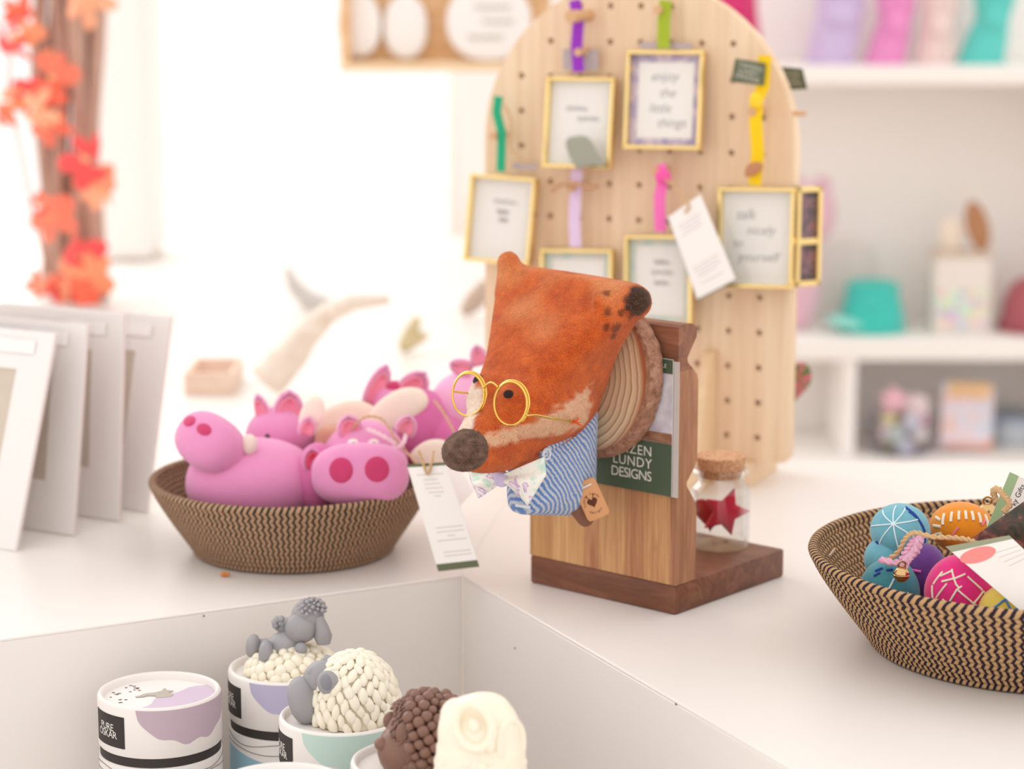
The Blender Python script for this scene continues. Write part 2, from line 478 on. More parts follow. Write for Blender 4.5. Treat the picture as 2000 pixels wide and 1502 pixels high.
# ------------------------------------------------------------------ felt fox head on a wood slice
FC = -0.0705
fox = thing('felt_fox_trophy', 'orange needle-felted fox head with gold glasses mounted on a wood slice', 'felt fox', M=BK)
# wood slice: ringed face, bark rim
SR, SX, SZ = 0.0675, -.0745, .1825
ring = NT('end_grain'); rv = ring.obj()
mp = ring.n('ShaderNodeMapping'); mp.inputs['Location'].default_value = (-(SX - .018), 0, -SZ); ring.l(rv, mp.inputs[0])
nz = ring.n('ShaderNodeTexNoise'); nz.inputs['Scale'].default_value = 22; nz.inputs['Detail'].default_value = 3; ring.l(mp.outputs[0], nz.inputs['Vector'])
sep = ring.n('ShaderNodeSeparateXYZ'); ring.l(mp.outputs[0], sep.inputs[0])
rad = ring.math('SQRT', ring.math('ADD', ring.math('POWER', sep.outputs[0], 2.0), ring.math('POWER', sep.outputs[2], 2.0)))
rad = ring.math('ADD', rad, ring.math('MULTIPLY', nz.outputs['Fac'], 0.010))
wv = ring.math('FRACT', ring.math('MULTIPLY', rad, 185.0))
rc = ring.ramp(wv, [(0.0, c4((228, 204, 168))), (0.5, c4((214, 184, 146))), (0.74, c4((206, 174, 138))), (0.90, c4((138, 96, 78))), (1.0, c4((222, 196, 160)))])
rr2 = ring.n('ShaderNodeVectorMath'); rr2.operation = 'LENGTH'; mp2 = ring.n('ShaderNodeMapping'); mp2.inputs['Location'].default_value = (-SX / .89, 0, -SZ); mp2.inputs['Scale'].default_value = (1 / .89, 0, 1); ring.l(rv, mp2.inputs[0]); ring.l(mp2.outputs[0], rr2.inputs[0])
edge = ring.ramp(ring.math('ADD', rr2.outputs['Value'], ring.math('MULTIPLY', nz.outputs['Fac'], .004)), [(.0615, (0, 0, 0, 1)), (.0645, (1, 1, 1, 1))])
ring.col(ring.mix(edge, rc, c4((168, 96, 58)))); ring.set(Roughness=.75)
def slice_r(a): return SR * (1 + .020 * math.sin(2 * a + .7) + .016 * math.sin(3 * a + 2) + .010 * math.sin(5 * a))
def slice_poly(s, n=96): return [(SX + .89 * slice_r(2 * PI * i / n) * s * math.cos(2 * PI * i / n), SZ + slice_r(2 * PI * i / n) * s * math.sin(2 * PI * i / n)) for i in range(n)]
MS = Matrix(((1, 0, 0, 0), (0, 0, 1, 0), (0, 1, 0, 0), (0, 0, 0, 1)))     # prism xy -> xz, depth -> y
wsl = MB().prism(slice_poly(.965), MS, -.0185, -.0040).build('wood_slice', ring.m, fox, smooth=False)
# bark: rough flakes all round
bark = NT('bark'); bv = bark.obj(); bf = bark.noise(bv, 160, 5, .7)
bark.col(bark.ramp(bf, [(.3, c4((116, 78, 60))), (.5, c4((160, 114, 90))), (.7, c4((188, 146, 122)))])); bark.set(Roughness=.9); bark.bump(bf, .8, .002)
bm_ = MB(); n = 150; rnd = random.Random(3); rows = [(-.0190, .955), (-.0188, 1.0), (-.015, 1.03), (-.010, 1.045), (-.005, 1.03), (-.0035, .96)]
jit = [[rnd.uniform(-.012, .022) for _ in range(n)] for _ in rows]
step = [rnd.choice((-.01, 0, .012, .02)) for _ in range(15)]
vs_, fs_ = [], []
for k, (y, s) in enumerate(rows):
    for i in range(n):
        a = 2 * PI * i / n; q = s + (jit[k][i] * .5 + step[i // 10] if 0 < k < 5 else 0)
        r = slice_r(a) * q; vs_.append((SX + .89 * r * math.cos(a), y, SZ + r * math.sin(a)))
for k in range(len(rows) - 1):
    for i in range(n): fs_.append((k * n + i, k * n + (i + 1) % n, (k + 1) * n + (i + 1) % n, (k + 1) * n + i))
bm_.add(vs_, fs_); bm_.build('bark_rim', bark.m, fox, smooth=False)

# head: stacked level sections, then voxel fused and smoothed like a felted lump
NF = [(.124, .138), (.127, .152), (.133, .166), (.142, .1725), (.150, .166), (.158, .155), (.165, .146), (.180, .128), (.200, .108), (.225, .084), (.245, .065), (.258, .053), (.264, .046)]
HW = [(.124, .008), (.127, .013), (.133, .0185), (.142, .0215), (.150, .0235), (.158, .0262), (.165, .0288), (.180, .0350), (.200, .0420), (.225, .0560), (.245, .0660), (.258, .0660), (.264, .060)]
NB = [(.124, .045), (.135, .028), (.15, .0175), (.255, .0175), (.264, .030)]
lev = [.124, .127, .130, .133, .137, .142, .146, .150, .154, .158, .165, .172, .180, .190, .200, .212, .225, .235, .245, .252, .258, .262, .264]
hb = MB(); S = 64
vs_, fs_ = [], []
def sp(x, e): return math.copysign(abs(x) ** e, x)
for z in lev:
    nf, hw, nb = lerp(NF, z), lerp(HW, z), lerp(NB, z)
    L, c0 = (nf - nb) / 2, (nf + nb) / 2
    p = 2.5 if z < .17 else 2.9
    for j in range(S):
        a = 2 * PI * j / S
        x = hw * sp(math.cos(a), 2 / p); y = L * sp(math.sin(a), 2 / p)
        if y < 0 and z > .2: x *= 1.0
        vs_.append((FC + x, -(c0 + y), z - .035 * x - .005 * min(1, max(0, (z - .222) / .035))))
m = len(lev)
for i in range(m - 1):
    for j in range(S): fs_.append((i * S + j, i * S + (j + 1) % S, (i + 1) * S + (j + 1) % S, (i + 1) * S + j))
fs_.append(tuple(range(S - 1, -1, -1))); fs_.append(tuple((m - 1) * S + j for j in range(S)))
hb.add(vs_, fs_)
# cheeks and brow fullness
hb.ell((FC + .012, -.085, .170), (.030, .050, .030)); hb.ell((FC - .012, -.085, .170), (.030, .050, .030))
# ears: flared cones
def ear(b, t, r0, r1, k=9):
    b, t = Vector(b), Vector(t); pts = []; rr = []
    for i in range(k + 1):
        s = i / k; pts.append(b.lerp(t, s)); rr.append(r1 + (r0 - r1) * (1 - s) ** 1.5)
    e = (t - b).normalized()
    for q, s in ((.35, .88), (.65, .62), (.8, .3)): pts.append(t + e * r1 * q); rr.append(r1 * s)
    hb.tube(pts, rr, 20)
ear((FC - .051, -.045, .242), (FC - .0600, -.042, .2640), .0165, .0090)
ear((FC + .038, -.043, .236), (FC + .0595, -.037, .2440), .026, .0130)
hm = remeshed(hb, .0021, 9, .5)
hm.name = 'head'
# wool colours of the felt: orange, white cheek blaze, dark ear tips and flecks, plus backlight painted on the crown
from mathutils import noise as MN
_HB0 = BVHTree.FromPolygons([BK @ v.co for v in hm.vertices], [tuple(p.vertices) for p in hm.polygons])
FLECK = []
for fx, fy, fr in ((1188, 606, .0042), (1183, 640, .0034), (1206, 640, .0050), (1184, 572, .0032), (1198, 656, .0036), (1213, 612, .0030), (1232, 618, .0034)):
    h_ = _HB0.ray_cast(EYE, ray(fx, fy).normalized())
    if h_[0] is not None: FLECK.append((BK.inverted() @ h_[0], fr))
def wool(p, rng):
    x, n_, z = p.x - FC, -p.y, p.z
    q = MN.noise(p * 60) * .5 + MN.noise(p * 170) * .5
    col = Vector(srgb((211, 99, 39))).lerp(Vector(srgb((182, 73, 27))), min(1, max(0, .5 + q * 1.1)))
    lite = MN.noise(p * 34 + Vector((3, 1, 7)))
    col = col.lerp(Vector(srgb((226, 156, 104))), min(.6, max(0, lite * .75 - .12 + (z - .228) * 12)))  # random tan patches; the rise towards the crown paints backlight into the wool
    j = MN.noise(p * 210) * .0022 + MN.noise(p * 90) * .0028
    ax = abs(x)
    # blaze along each cheek
    t = min(1.0, max(0.0, (.158 - n_) / .105)); mid = .150 + t * .0205; half = .0050 + t * .0142 - .004 * max(0, t - .8)
    side = ax > (.012 if n_ > .12 else .016) or x < .006
    j2 = MN.noise(Vector((p.x * 60, p.y * 90, p.z * 330))) * .0035
    if side and .047 < n_ + j * 2.5 and n_ < .168:
        dz = abs(z + j + j2 - mid)
        w = min(1, max(0, (half - dz) / .0035)) * min(1, max(0, (n_ + j * 3 + j2 * 3 - .058) / .010))
        if x < .006: w = max(w, min(1, max(0, (-x + lerp([(.10, -.012), (.125, -.007), (.15, .001)], n_) + j) / .003)) * min(1, max(0, (n_ - .095 + j * 2) / .012)) * min(1, max(0, (.186 - z + j) / .004)) * min(1, max(0, (z - .136) / .004)))
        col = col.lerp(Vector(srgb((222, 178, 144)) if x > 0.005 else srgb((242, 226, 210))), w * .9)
    # dark tip on the right ear, flecks below it
    tip = (p - Vector((FC + .0705, -.045, .2480))).length
    col = col.lerp(Vector(srgb((62, 40, 32))), min(1, max(0, (.0150 + j - tip) / .003)))
    for (fp_, fr) in FLECK:
        d = (p - fp_).length
        col = col.lerp(Vector(srgb((92, 40, 24))), .8 * min(1, max(0, (fr + j * .7 - d) / .002)))
    tl = (p - Vector((FC - .071, -.036, .258))).length
    col = col.lerp(Vector(srgb((88, 52, 38))), min(1, max(0, (.0065 + j - tl) / .003)))
    # mouth line
    ml = abs(z - lerp([(.05, .1435), (.10, .1345), (.15, .1300)], n_) + j * .3)
    if ax > .006 and .03 < n_ < .105: col = col.lerp(Vector(srgb((112, 40, 24))), .6 * min(1, max(0, (.0030 - ml) / .002)))
    k = 1 + MN.noise(p * 420) * .16
    return col * k
def colour_mesh(me, fn):
    ca = me.color_attributes.new('wool', 'FLOAT_COLOR', 'POINT'); buf = []
    for v in me.vertices:
        c = fn(v.co, None); buf += [c.x, c.y, c.z, 1]
    ca.data.foreach_set('color', buf)
def wool_mat(name, bs=1500.0, bump=.5):
    t = NT(name); at = t.n('ShaderNodeVertexColor'); at.layer_name = 'wool'
    v = t.obj(); f = t.noise(v, 900, 4, .7)
    c = t.mix(.5, at.outputs[0], t.ramp(f, [(.3, (.12, .12, .12, 1)), (.7, (.9, .9, .9, 1))]), 'OVERLAY')
    t.col(c); t.set(Roughness=.95); t.b.inputs['Specular IOR Level'].default_value = .1
    t.b.inputs['Sheen Weight'].default_value = .25; t.b.inputs['Sheen Roughness'].default_value = .5
    t.b.inputs['Sheen Tint'].default_value = (1, .8, .6, 1)
    t.bump(t.noise(v, bs * .55, 5, .75), bump * 1.7); return t.m
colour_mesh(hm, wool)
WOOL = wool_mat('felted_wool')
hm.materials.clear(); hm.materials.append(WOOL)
hm.polygons.foreach_set('use_smooth', [True] * len(hm.polygons))
head = part('head', hm, fox)
# loose fibres standing off the felt
def fibres(me, count, fn, name, parent, lmin=.0015, lmax=.0045, w=.00006, seed=1, lift=.5, keep=None):
    rg = random.Random(seed); me.calc_loop_triangles()
    tris = me.loop_triangles; ar = [t.area for t in tris]
    vs, fs, cols = [], [], []
    pick = rg.choices(range(len(tris)), ar, k=count)
    for ti in pick:
        t = tris[ti]; a, b, c = (me.vertices[i].co for i in t.vertices)
        r1, r2 = rg.random(), rg.random()
        if r1 + r2 > 1: r1, r2 = 1 - r1, 1 - r2
        p = a + (b - a) * r1 + (c - a) * r2; n = t.normal
        if keep and not keep(p): continue
        tg = (b - a).normalized(); bt = n.cross(tg); an = rg.uniform(0, 2 * PI)
        d = (tg * math.cos(an) + bt * math.sin(an)); L = rg.uniform(lmin, lmax); up = rg.uniform(.1, lift)
        d2 = (d + tg * rg.uniform(-1, 1) + bt * rg.uniform(-1, 1)).normalized()
        q = [p, p + (d + n * up).normalized() * L * .5, p + d * L * .5 + d2 * L * .4 + n * L * up * .6]
        s = n.cross(d).normalized() * w
        k = len(vs); vs += [q[0] - s, q[0] + s, q[1] - s, q[1] + s, q[2]]
        fs += [(k, k + 1, k + 3, k + 2), (k + 2, k + 3, k + 4)]
        cc = fn(p, rg); cc = cc.lerp(Vector((.85, .5, .28)), rg.random() * .25)
        cols += [cc.x, cc.y, cc.z, 1] * 5
    m2 = bpy.data.meshes.new(name); m2.from_pydata(vs, [], fs)
    ca = m2.color_attributes.new('wool', 'FLOAT_COLOR', 'POINT'); ca.data.foreach_set('color', cols)
    return m2
FIB = NT('wool_fibre'); fa = FIB.n('ShaderNodeVertexColor'); fa.layer_name = 'wool'; FIB.col(fa.outputs[0]); FIB.set(Roughness=.8)
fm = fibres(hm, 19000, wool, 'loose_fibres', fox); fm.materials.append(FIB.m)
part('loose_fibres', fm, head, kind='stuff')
# nose
nb_ = MB().ell((FC, -.1570, .1445), (.0170, .0190, .0136), Matrix.Rotation(.35, 3, 'X'), p=2.3)
nm_ = remeshed(nb_, .0016, 3)
def nosec(p, rg):
    q = MN.noise(p * 240); return Vector(srgb((74, 54, 48))).lerp(Vector(srgb((122, 92, 80))), min(1, max(0, .35 + q)))
colour_mesh(nm_, nosec); nm_.materials.clear(); nm_.materials.append(WOOL)
nm_.polygons.foreach_set('use_smooth', [True] * len(nm_.polygons))
nose = part('nose', nm_, fox)
nf_ = fibres(nm_, 2600, nosec, 'loose_fibres', fox, .0015, .0045, .00007, 5, .4); nf_.materials.append(FIB.m)
part('loose_fibres', nf_, nose, kind='stuff')

# sight-line placement on the head surface
HB = BVHTree.FromPolygons([BK @ v.co for v in hm.vertices], [tuple(p.vertices) for p in hm.polygons])
BKI = BK.inverted()
def on_head(x, y):
    h = HB.ray_cast(EYE, ray(x, y).normalized())
    if h[0] is None: return None, None
    return BKI @ h[0], (BKI.to_3x3() @ h[1]).normalized()
eb = felt((48, 38, 38), sheen=.1)
p, n_ = on_head(993, 770)
if p: 
    t1 = Vector((1, 0, 0)); t1 = (t1 - n_ * t1.dot(n_)).normalized()
    MB().ell(p + n_ * .0003, (.0040, .0033, .0009), frame_from((0, 0, 0), t1, n_.cross(t1), n_).to_3x3()).build('eye', eb, fox)
    MB().ell(p + n_ * .0005, (.0016, .0015, .0005), frame_from((0, 0, 0), t1, n_.cross(t1), n_).to_3x3()).build('pupil', flat((24, 22, 24), rough=.5), fox)
    pe = Vector((2 * FC - p.x - .004, p.y + .012, p.z)); ne = Vector((-n_.x, n_.y, n_.z)); t1 = Vector((1, 0, 0)); t1 = (t1 - ne * t1.dot(ne)).normalized()
    hit = BVHTree.FromPolygons([v.co for v in hm.vertices], [tuple(q.vertices) for q in hm.polygons]).find_nearest(pe)
    MB().ell(hit[0] + hit[1] * .0003, (.0048, .0040, .0010), frame_from((0, 0, 0), t1, ne.cross(t1), ne).to_3x3()).build('eye', eb, fox)

# wire glasses
gl = bpy.data.objects.new('glasses', None); COL.objects.link(gl); gl.parent = fox; gl.empty_display_size = .01
WIRE = flat((226, 188, 96), rough=.25, metal=1.0, var=.04)
gr = .0168
RCs = [Vector((-.0425, -.1420, .1795)), Vector((-.0845, -.1400, .1805))]
gx = Vector((1, -.06, -.03)).normalized(); gz = Vector((0, .16, 1)).normalized(); gz = (gz - gx * gz.dot(gx)).normalized()
for c in RCs:
    MB().tube([c + gx * math.cos(2 * PI * i / 40) * gr * .95 + gz * math.sin(2 * PI * i / 40) * gr * .92 for i in range(40)], .00085, 8, closed=True).build('rim', WIRE, gl)
    # the second turn of wire on the inner side of each loop
    MB().tube([c + Vector((0, .0014, .0004)) + gx * math.cos(a) * gr * 1.0 + gz * math.sin(a) * gr * .95 for a in [PI * (-.25 + k / 20 * 1.2) for k in range(21)]], .0008, 8).build('wire_turn', WIRE, gl)
a0 = RCs[0] - gx * gr * .80 + gz * gr * .58; a1 = RCs[1] + gx * gr * .88 + gz * gr * .45
MB().tube([a0.lerp(a1, s) + gz * .0035 * math.sin(PI * s) - Vector((0, .001, 0)) for s in [i / 10 for i in range(11)]], .0008, 8).build('bridge', WIRE, gl)
pt, nt = on_head(1118, 822)
if pt is None: pt = Vector((-.045, -.06, .155)); nt = Vector((1, 0, 0))
b0 = RCs[0] + gx * gr * .95 - gz * gr * .25
b1 = b0 + gx * .004 - gz * .0015 + Vector((0, .006, 0))
MB().tube([b0, b0 + gx * .0016 - gz * .0014, b1, b1.lerp(pt + nt * .0012, .5) + nt * .001, pt + nt * .0012], .0008, 8).build('temple', WIRE, gl)
c0 = RCs[1] - gx * gr * .97 - gz * gr * .10
MB().tube([c0, c0 - gx * .0012 + Vector((0, .002, .001)), c0 + Vector((.004, .020, -.003)), c0 + Vector((.018, .045, -.010)), c0 + Vector((.022, .066, -.014))], .0008, 8).build('temple', WIRE, gl)
OT = felt((214, 88, 34))
for k in range(6):
    rg = random.Random(k); e = pt + Vector((rg.uniform(-.001, .004), rg.uniform(-.006, .006), rg.uniform(-.004, .005))) + nt * .002
    MB().tube([pt - nt * .001, (pt + e) / 2 + nt * .002, e], [.0007, .0006, .0004], 6).build('stitch', OT, gl)
# ------------------------------------------------------------------ the fox's knitted shirt front
knit = NT('striped_knit'); kv = knit.obj()
ks = knit.n('ShaderNodeSeparateXYZ'); knit.l(kv, ks.inputs[0])
kn = knit.noise(kv, 70, 2); kq = knit.noise(kv, 900, 3, .7)
# stripes run diagonally down the side of the shirt
sc_ = knit.math('ADD', knit.math('MULTIPLY', ks.outputs[1], -.78), knit.math('MULTIPLY', ks.outputs[2], -.60))
sc_ = knit.math('ADD', sc_, knit.math('MULTIPLY', kn, .0045))
sw = knit.math('SINE', knit.math('MULTIPLY', sc_, 2 * PI / .0037))
sw = knit.math('ADD', sw, knit.math('MULTIPLY', knit.math('SUBTRACT', kq, .5), 4.2))
kc = knit.ramp(knit.math('ADD', knit.math('MULTIPLY', sw, .5), .5), [(.18, c4((98, 134, 196))), (.45, c4((132, 162, 212))), (.70, c4((188, 197, 214))), (.92, c4((212, 215, 221)))])
knit.col(kc); knit.set(Roughness=.95); knit.b.inputs['Sheen Weight'].default_value = .35
knit.b.inputs['Specular IOR Level'].default_value = .1
knit.bump(sw, .5, .0012)
def dense(poly, k=6):
    """Catmull-Rom through a closed outline"""
    o = []; n = len(poly)
    for i in range(n):
        p0, p1, p2, p3 = (Vector(poly[(i + d) % n]) for d in (-1, 0, 1, 2))
        for j in range(k):
            t = j / k
            o.append(tuple(.5 * ((2 * p1) + (p2 - p0) * t + (2 * p0 - 5 * p1 + 4 * p2 - p3) * t * t + (3 * p1 - p0 - 3 * p2 + p3) * t ** 3)))
    return o
sh = [(.021, .166), (.0205, .130), (.021, .104), (.0215, .086), (.0270, .0735), (.050, .0765), (.080, .0825), (.099, .0865), (.1045, .0910), (.1050, .104), (.104, .120), (.104, .135), (.096, .144), (.070, .150), (.045, .157)]
MX = Matrix(((0, 0, 1, FC + .0015), (-1, 0, 0, 0), (0, 1, 0, 0), (0, 0, 0, 1)))    # (n, z) -> (-y, z), thickness along x
shirt = puff(dense(sh, 4), MX, .0215, knit.m, 'knitted_shirt', fox, 6)
# rolled collar edge
col_pts = [Vector((FC + .018, -n0, z0)) for n0, z0 in ((.0215, .1555), (.035, .1490), (.055, .1440), (.075, .1405), (.090, .1375), (.0985, .1335))]
MB().tube(col_pts[2:], [.0020, .0034, .0040, .0034], 14).build('collar_roll', knit.m, fox)
cur = [Vector((FC + .0225 - .0006 * k * .2, -.0945 - .0052 * (1 - k / 26) * math.cos(k * .55), .1335 + .0052 * (1 - k / 26) * math.sin(k * .55))) for k in range(25)]
MB().tube(cur, .0011, 8).build('collar_curl', flat((206, 212, 224), rough=.95, var=.2, vs_=300), fox)
MB().tube([Vector((FC + x, -.1045 - .001 * math.cos(x * 60), .0945 + x * .04)) for x in [.002 + .0014 * i for i in range(10)]], .0012, 8).build('hem_stitch', flat((214, 220, 230), rough=.95, var=.2, vs_=300), fox)

# ------------------------------------------------------------------ bow tie in marbled print
bt = NT('marbled_print'); bv_ = bt.obj()
f1 = bt.noise(bv_, 48, 2, .5, 1.4)
bc = bt.ramp(f1, [(.0, c4((176, 212, 196))), (.36, c4((196, 224, 210))), (.42, c4((236, 236, 226))), (.53, c4((240, 238, 230))), (.56, c4((198, 160, 206))), (.60, c4((232, 220, 232))), (.66, c4((240, 238, 232))), (.72, c4((244, 196, 204)))])
bt.col(bc); bt.set(Roughness=.8)
def wing(base, tip_top, tip_mid, tip_bot, name, fold=.004, flip=1):
    base, a, b, c = (Vector(q) for q in (base, tip_top, tip_mid, tip_bot))
    mb = MB(); vs, fs = [], []; nu, nv = 14, 16
    for i in range(nu + 1):
        s = i / nu
        for j in range(nv + 1):
            t = j / nv * 2 - 1
            e = (1 - t) * t * .5
            end = b + (a - b) * max(0, -t) ** 1.2 + (c - b) * max(0, t) ** 1.2
            st = base + Vector((0, 0, -.0035 * t))
            p = st.lerp(end, s)
            p.y += -fold * (math.sin(t * 4.4) * (1 - s) * (.25 + s) * 1.6) - .0045 * math.sin(PI * s) * (1 - abs(t))
            vs.append(p)
    for i in range(nu):
        for j in range(nv):
            k = i * (nv + 1) + j; fs.append((k, k + 1, k + nv + 2, k + nv + 1))
    mb.add(vs, fs); o = mb.build(name, bt.m, bow)
    so = o.modifiers.new('thickness', 'SOLIDIFY'); so.thickness = .0009; so.offset = 0
    return o
bow = bpy.data.objects.new('bow_tie', None); COL.objects.link(bow); bow.parent = fox; bow.empty_display_size = .01
kp = Vector((FC - .001, -.1185, .1165))
wing(kp + Vector((.002, 0, 0)), (-.0340, -.115, .1375), (-.0305, -.1165, .1250), (-.0440, -.1215, .1010), 'wing')
wing(kp - Vector((.002, 0, 0)), (-.1085, -.113, .1180), (-.1060, -.113, .1085), (-.0930, -.119, .0985), 'wing')
MB().ell(kp, (.0055, .0042, .0062), p=2.6).build('knot', flat((202, 190, 222), rough=.8, var=.1), bow)

# ------------------------------------------------------------------ leather maker's tag on the shirt hem
tc = Vector((-.0435, -.0480, .0925))
tn = Vector((.62, -.78, 0)).normalized(); tx = Vector((.78, .62, 0)).normalized()
MT = frame_from(tc, tx, Vector((0, 0, 1)), tn) @ Matrix.Rotation(math.radians(24), 4, 'Z') 
def rrect(w, h, r, n=5):
    o = []
    for cx, cy, a in ((w / 2 - r, h / 2 - r, 0), (-w / 2 + r, h / 2 - r, 90), (-w / 2 + r, -h / 2 + r, 180), (w / 2 - r, -h / 2 + r, 270)):
        for i in range(n + 1): o.append((cx + r * math.cos(math.radians(a + 90 * i / n)), cy + r * math.sin(math.radians(a + 90 * i / n))))
    return o
tagp = MB().prism(rrect(.0178, .0310, .0032), MT, -.0008, .0008, .0003).build('leather_tag', flat((210, 152, 104), rough=.6, var=.08, vs_=120, bump=.15), fox)
MB().prism(rrect(.0128, .026, .0060), frame_from(tc + tx * -.0085 - Vector((0, 0, .0100)) - tn * .003, tx, Vector((0, 0, 1)), tn) @ Matrix.Rotation(math.radians(38), 4, 'Z'), -.0009, .0009, .0003).build('tag_backing', flat((126, 84, 66), rough=.8, var=.15, vs_=300, bump=.3), tagp)
TB = flat((92, 44, 28), rough=.7)
MT2 = MT @ Matrix.Translation((0, 0, .00095))
def arc_text(s, size, r, a0, a1, M, parent, mat, cx, cy, flip=False):
    for k, ch in enumerate(s):
        if ch == ' ': continue
        a = math.radians(a0 + (a1 - a0) * k / max(1, len(s) - 1))
        L = M @ Matrix.Translation((cx + r * math.cos(a), cy + r * math.sin(a), 0)) @ Matrix.Rotation(a + (PI / 2 if flip else -PI / 2), 4, 'Z')
        lettering(ch, size, mat, parent, L, name='letter')
arc_text('Tamzen Lundy', .0027, .0062, 195, 15, MT2, tagp, TB, 0, -.0015)
arc_text('Designs', .0027, .0072, 235, 305, MT2, tagp, TB, 0, -.0030, True)
puff([(x * .0040, y * .0042 - .0022) for x, y in [(q[0], q[1]) for q in heart(1.0)]], MT2, .0003, TB, 'heart_mark', tagp, 2)
for s in (-1, 1):
    MB().tube([MT2 @ Vector((-s * .0010, -.004, .0003)), MT2 @ Vector((s * .0026, .0030, .0003))], .00022, 5).build('needle_mark', TB, tagp)
    MB().ell(MT2 @ Vector((s * .0028, .0034, .0003)), (.0005,) * 3, seg=8, rings=6).build('needle_mark', TB, tagp)
MB().tube([MT2 @ Vector((-.0040, .0108, -.0002)), MT2 @ Vector((-.002, .0110, .0009)), MT2 @ Vector((.003, .0112, .0009)), MT2 @ Vector((.0045, .0112, -.0002))], .0007, 8).build('thread', flat((222, 220, 216), rough=.9), tagp)

# ------------------------------------------------------------------ coiled rope baskets
def rope_mat(name, tan, dark, amp=.62, duty=.56):
    t = NT(name); at = t.n('ShaderNodeAttribute'); at.attribute_name = 'pat'
    s = t.n('ShaderNodeSeparateXYZ'); t.l(at.outputs['Vector'], s.inputs[0])
    pp = t.math('PINGPONG', s.outputs[1], 1.0)
    q = t.noise(t.obj(), 260, 2)
    f = t.math('FRACT', t.math('ADD', t.math('ADD', s.outputs[0], t.math('MULTIPLY', pp, amp)), t.math('MULTIPLY', q, .35)))
    nz_ = t.noise(t.obj(), 700, 3)
    tanv = t.mix(nz_, tuple(x * .78 for x in c4(tan)[:3]) + (1,), c4(tan))
    c = t.ramp(f, [(0.0, (0, 0, 0, 1)), (duty - .07, (0, 0, 0, 1)), (duty, (1, 1, 1, 1)), (.94, (1, 1, 1, 1)), (1.0, (0, 0, 0, 1))])
    t.col(t.mix(c, tanv, c4(dark))); t.set(Roughness=.9); t.b.inputs['Specular IOR Level'].default_value = .15
    h = t.math('ABSOLUTE', t.math('SUBTRACT', f, .28)); t.bump(h, .35, .0012)
    return t.m
def basket(name, label, c, R, r0, h, ncoil, N, mat, tilt=(0, 0), wob=0.0, seg=200, phase=0.0):
    b = thing(name, label, 'basket', c)
    b.rotation_euler = (tilt[0], tilt[1], 0)
    S = 10
    for k in range(ncoil):
        s = k / (ncoil - 1)                       # 0 rim, 1 base
        rk = R + (r0 - R) * (s ** 1.25); zk = .004 + (h - .004) * (1 - s) ** .92
        rt = .0034 if k == 0 else .0030
        vs, fs, at = [], [], []
        for i in range(seg + 1):
            a = 2 * PI * i / seg + phase
            rr = rk * (1 + wob * math.sin(2 * a + 1.0) * (1 - s))
            for j in range(S):
                ph = 2 * PI * j / S
                vs.append(((rr + rt * 1.05 * math.cos(ph)) * math.cos(a), (rr + rt * 1.05 * math.cos(ph)) * math.sin(a), zk + rt * math.sin(ph) + .0015 * wob * 40 * math.cos(2 * a) * (1 - s)))
                at.append((i / seg * N, k + .5 - .5 * math.sin(ph), 0))
        for i in range(seg):
            for j in range(S): fs.append((i * S + j, i * S + (j + 1) % S, (i + 1) * S + (j + 1) % S, (i + 1) * S + j))
        m = MB(); m.add(vs, fs, at); m.build('coil', mat, b)
    # flat wound bottom
    vs, fs, at = [], [], []; rings = 14
    for q in range(rings + 1):
        rr = r0 * q / rings
        for i in range(seg // 2 + 1):
            a = 2 * PI * i / (seg // 2); vs.append((rr * math.cos(a), rr * math.sin(a), .0035)); at.append((i / (seg // 2) * N * max(.2, q / rings), q, 0))
    w = seg // 2 + 1
    for q in range(rings):
        for i in range(seg // 2): fs.append((q * w + i, q * w + i + 1, (q + 1) * w + i + 1, (q + 1) * w + i))
    m = MB(); m.add(vs, fs, at); o = m.build('wound_bottom', mat, b)
    so = o.modifiers.new('t', 'SOLIDIFY'); so.thickness = .003; so.offset = 0
    return b
LB = Vector((-.1835, 1.8830, 0)); RB = Vector((.3800, 1.6080, 0))
rope1 = rope_mat('rope_green', (188, 150, 122), (52, 50, 38), duty=.56)
rope2 = rope_mat('rope_navy', (196, 158, 114), (50, 38, 48), duty=.55)
basket('rope_basket', 'round rope basket with green zigzag stitching holding felt pigs', LB, .1150, .082, .0610, 15, 140, rope1, wob=.012)
rb = basket('rope_basket', 'round rope basket with navy zigzag stitching holding embroidered felt balls', RB, .1610, .118, .0680, 17, 158, rope2, wob=.010)
# little sewn maker's label inside the navy basket
p_ = RB + Vector((-.1440, .048, .054))
MB().box((-.0085, -.0008, -.004), (.0085, .0008, .004), .0003, frame_from(p_ - RB, Vector((.36, .93, .08)).normalized(), Vector((.93, -.36, -.35)).normalized(), Vector((.30, -.2, .93)).normalized())).build('sewn_label', flat((196, 170, 146), rough=.7, var=.2, vs_=200), rb)
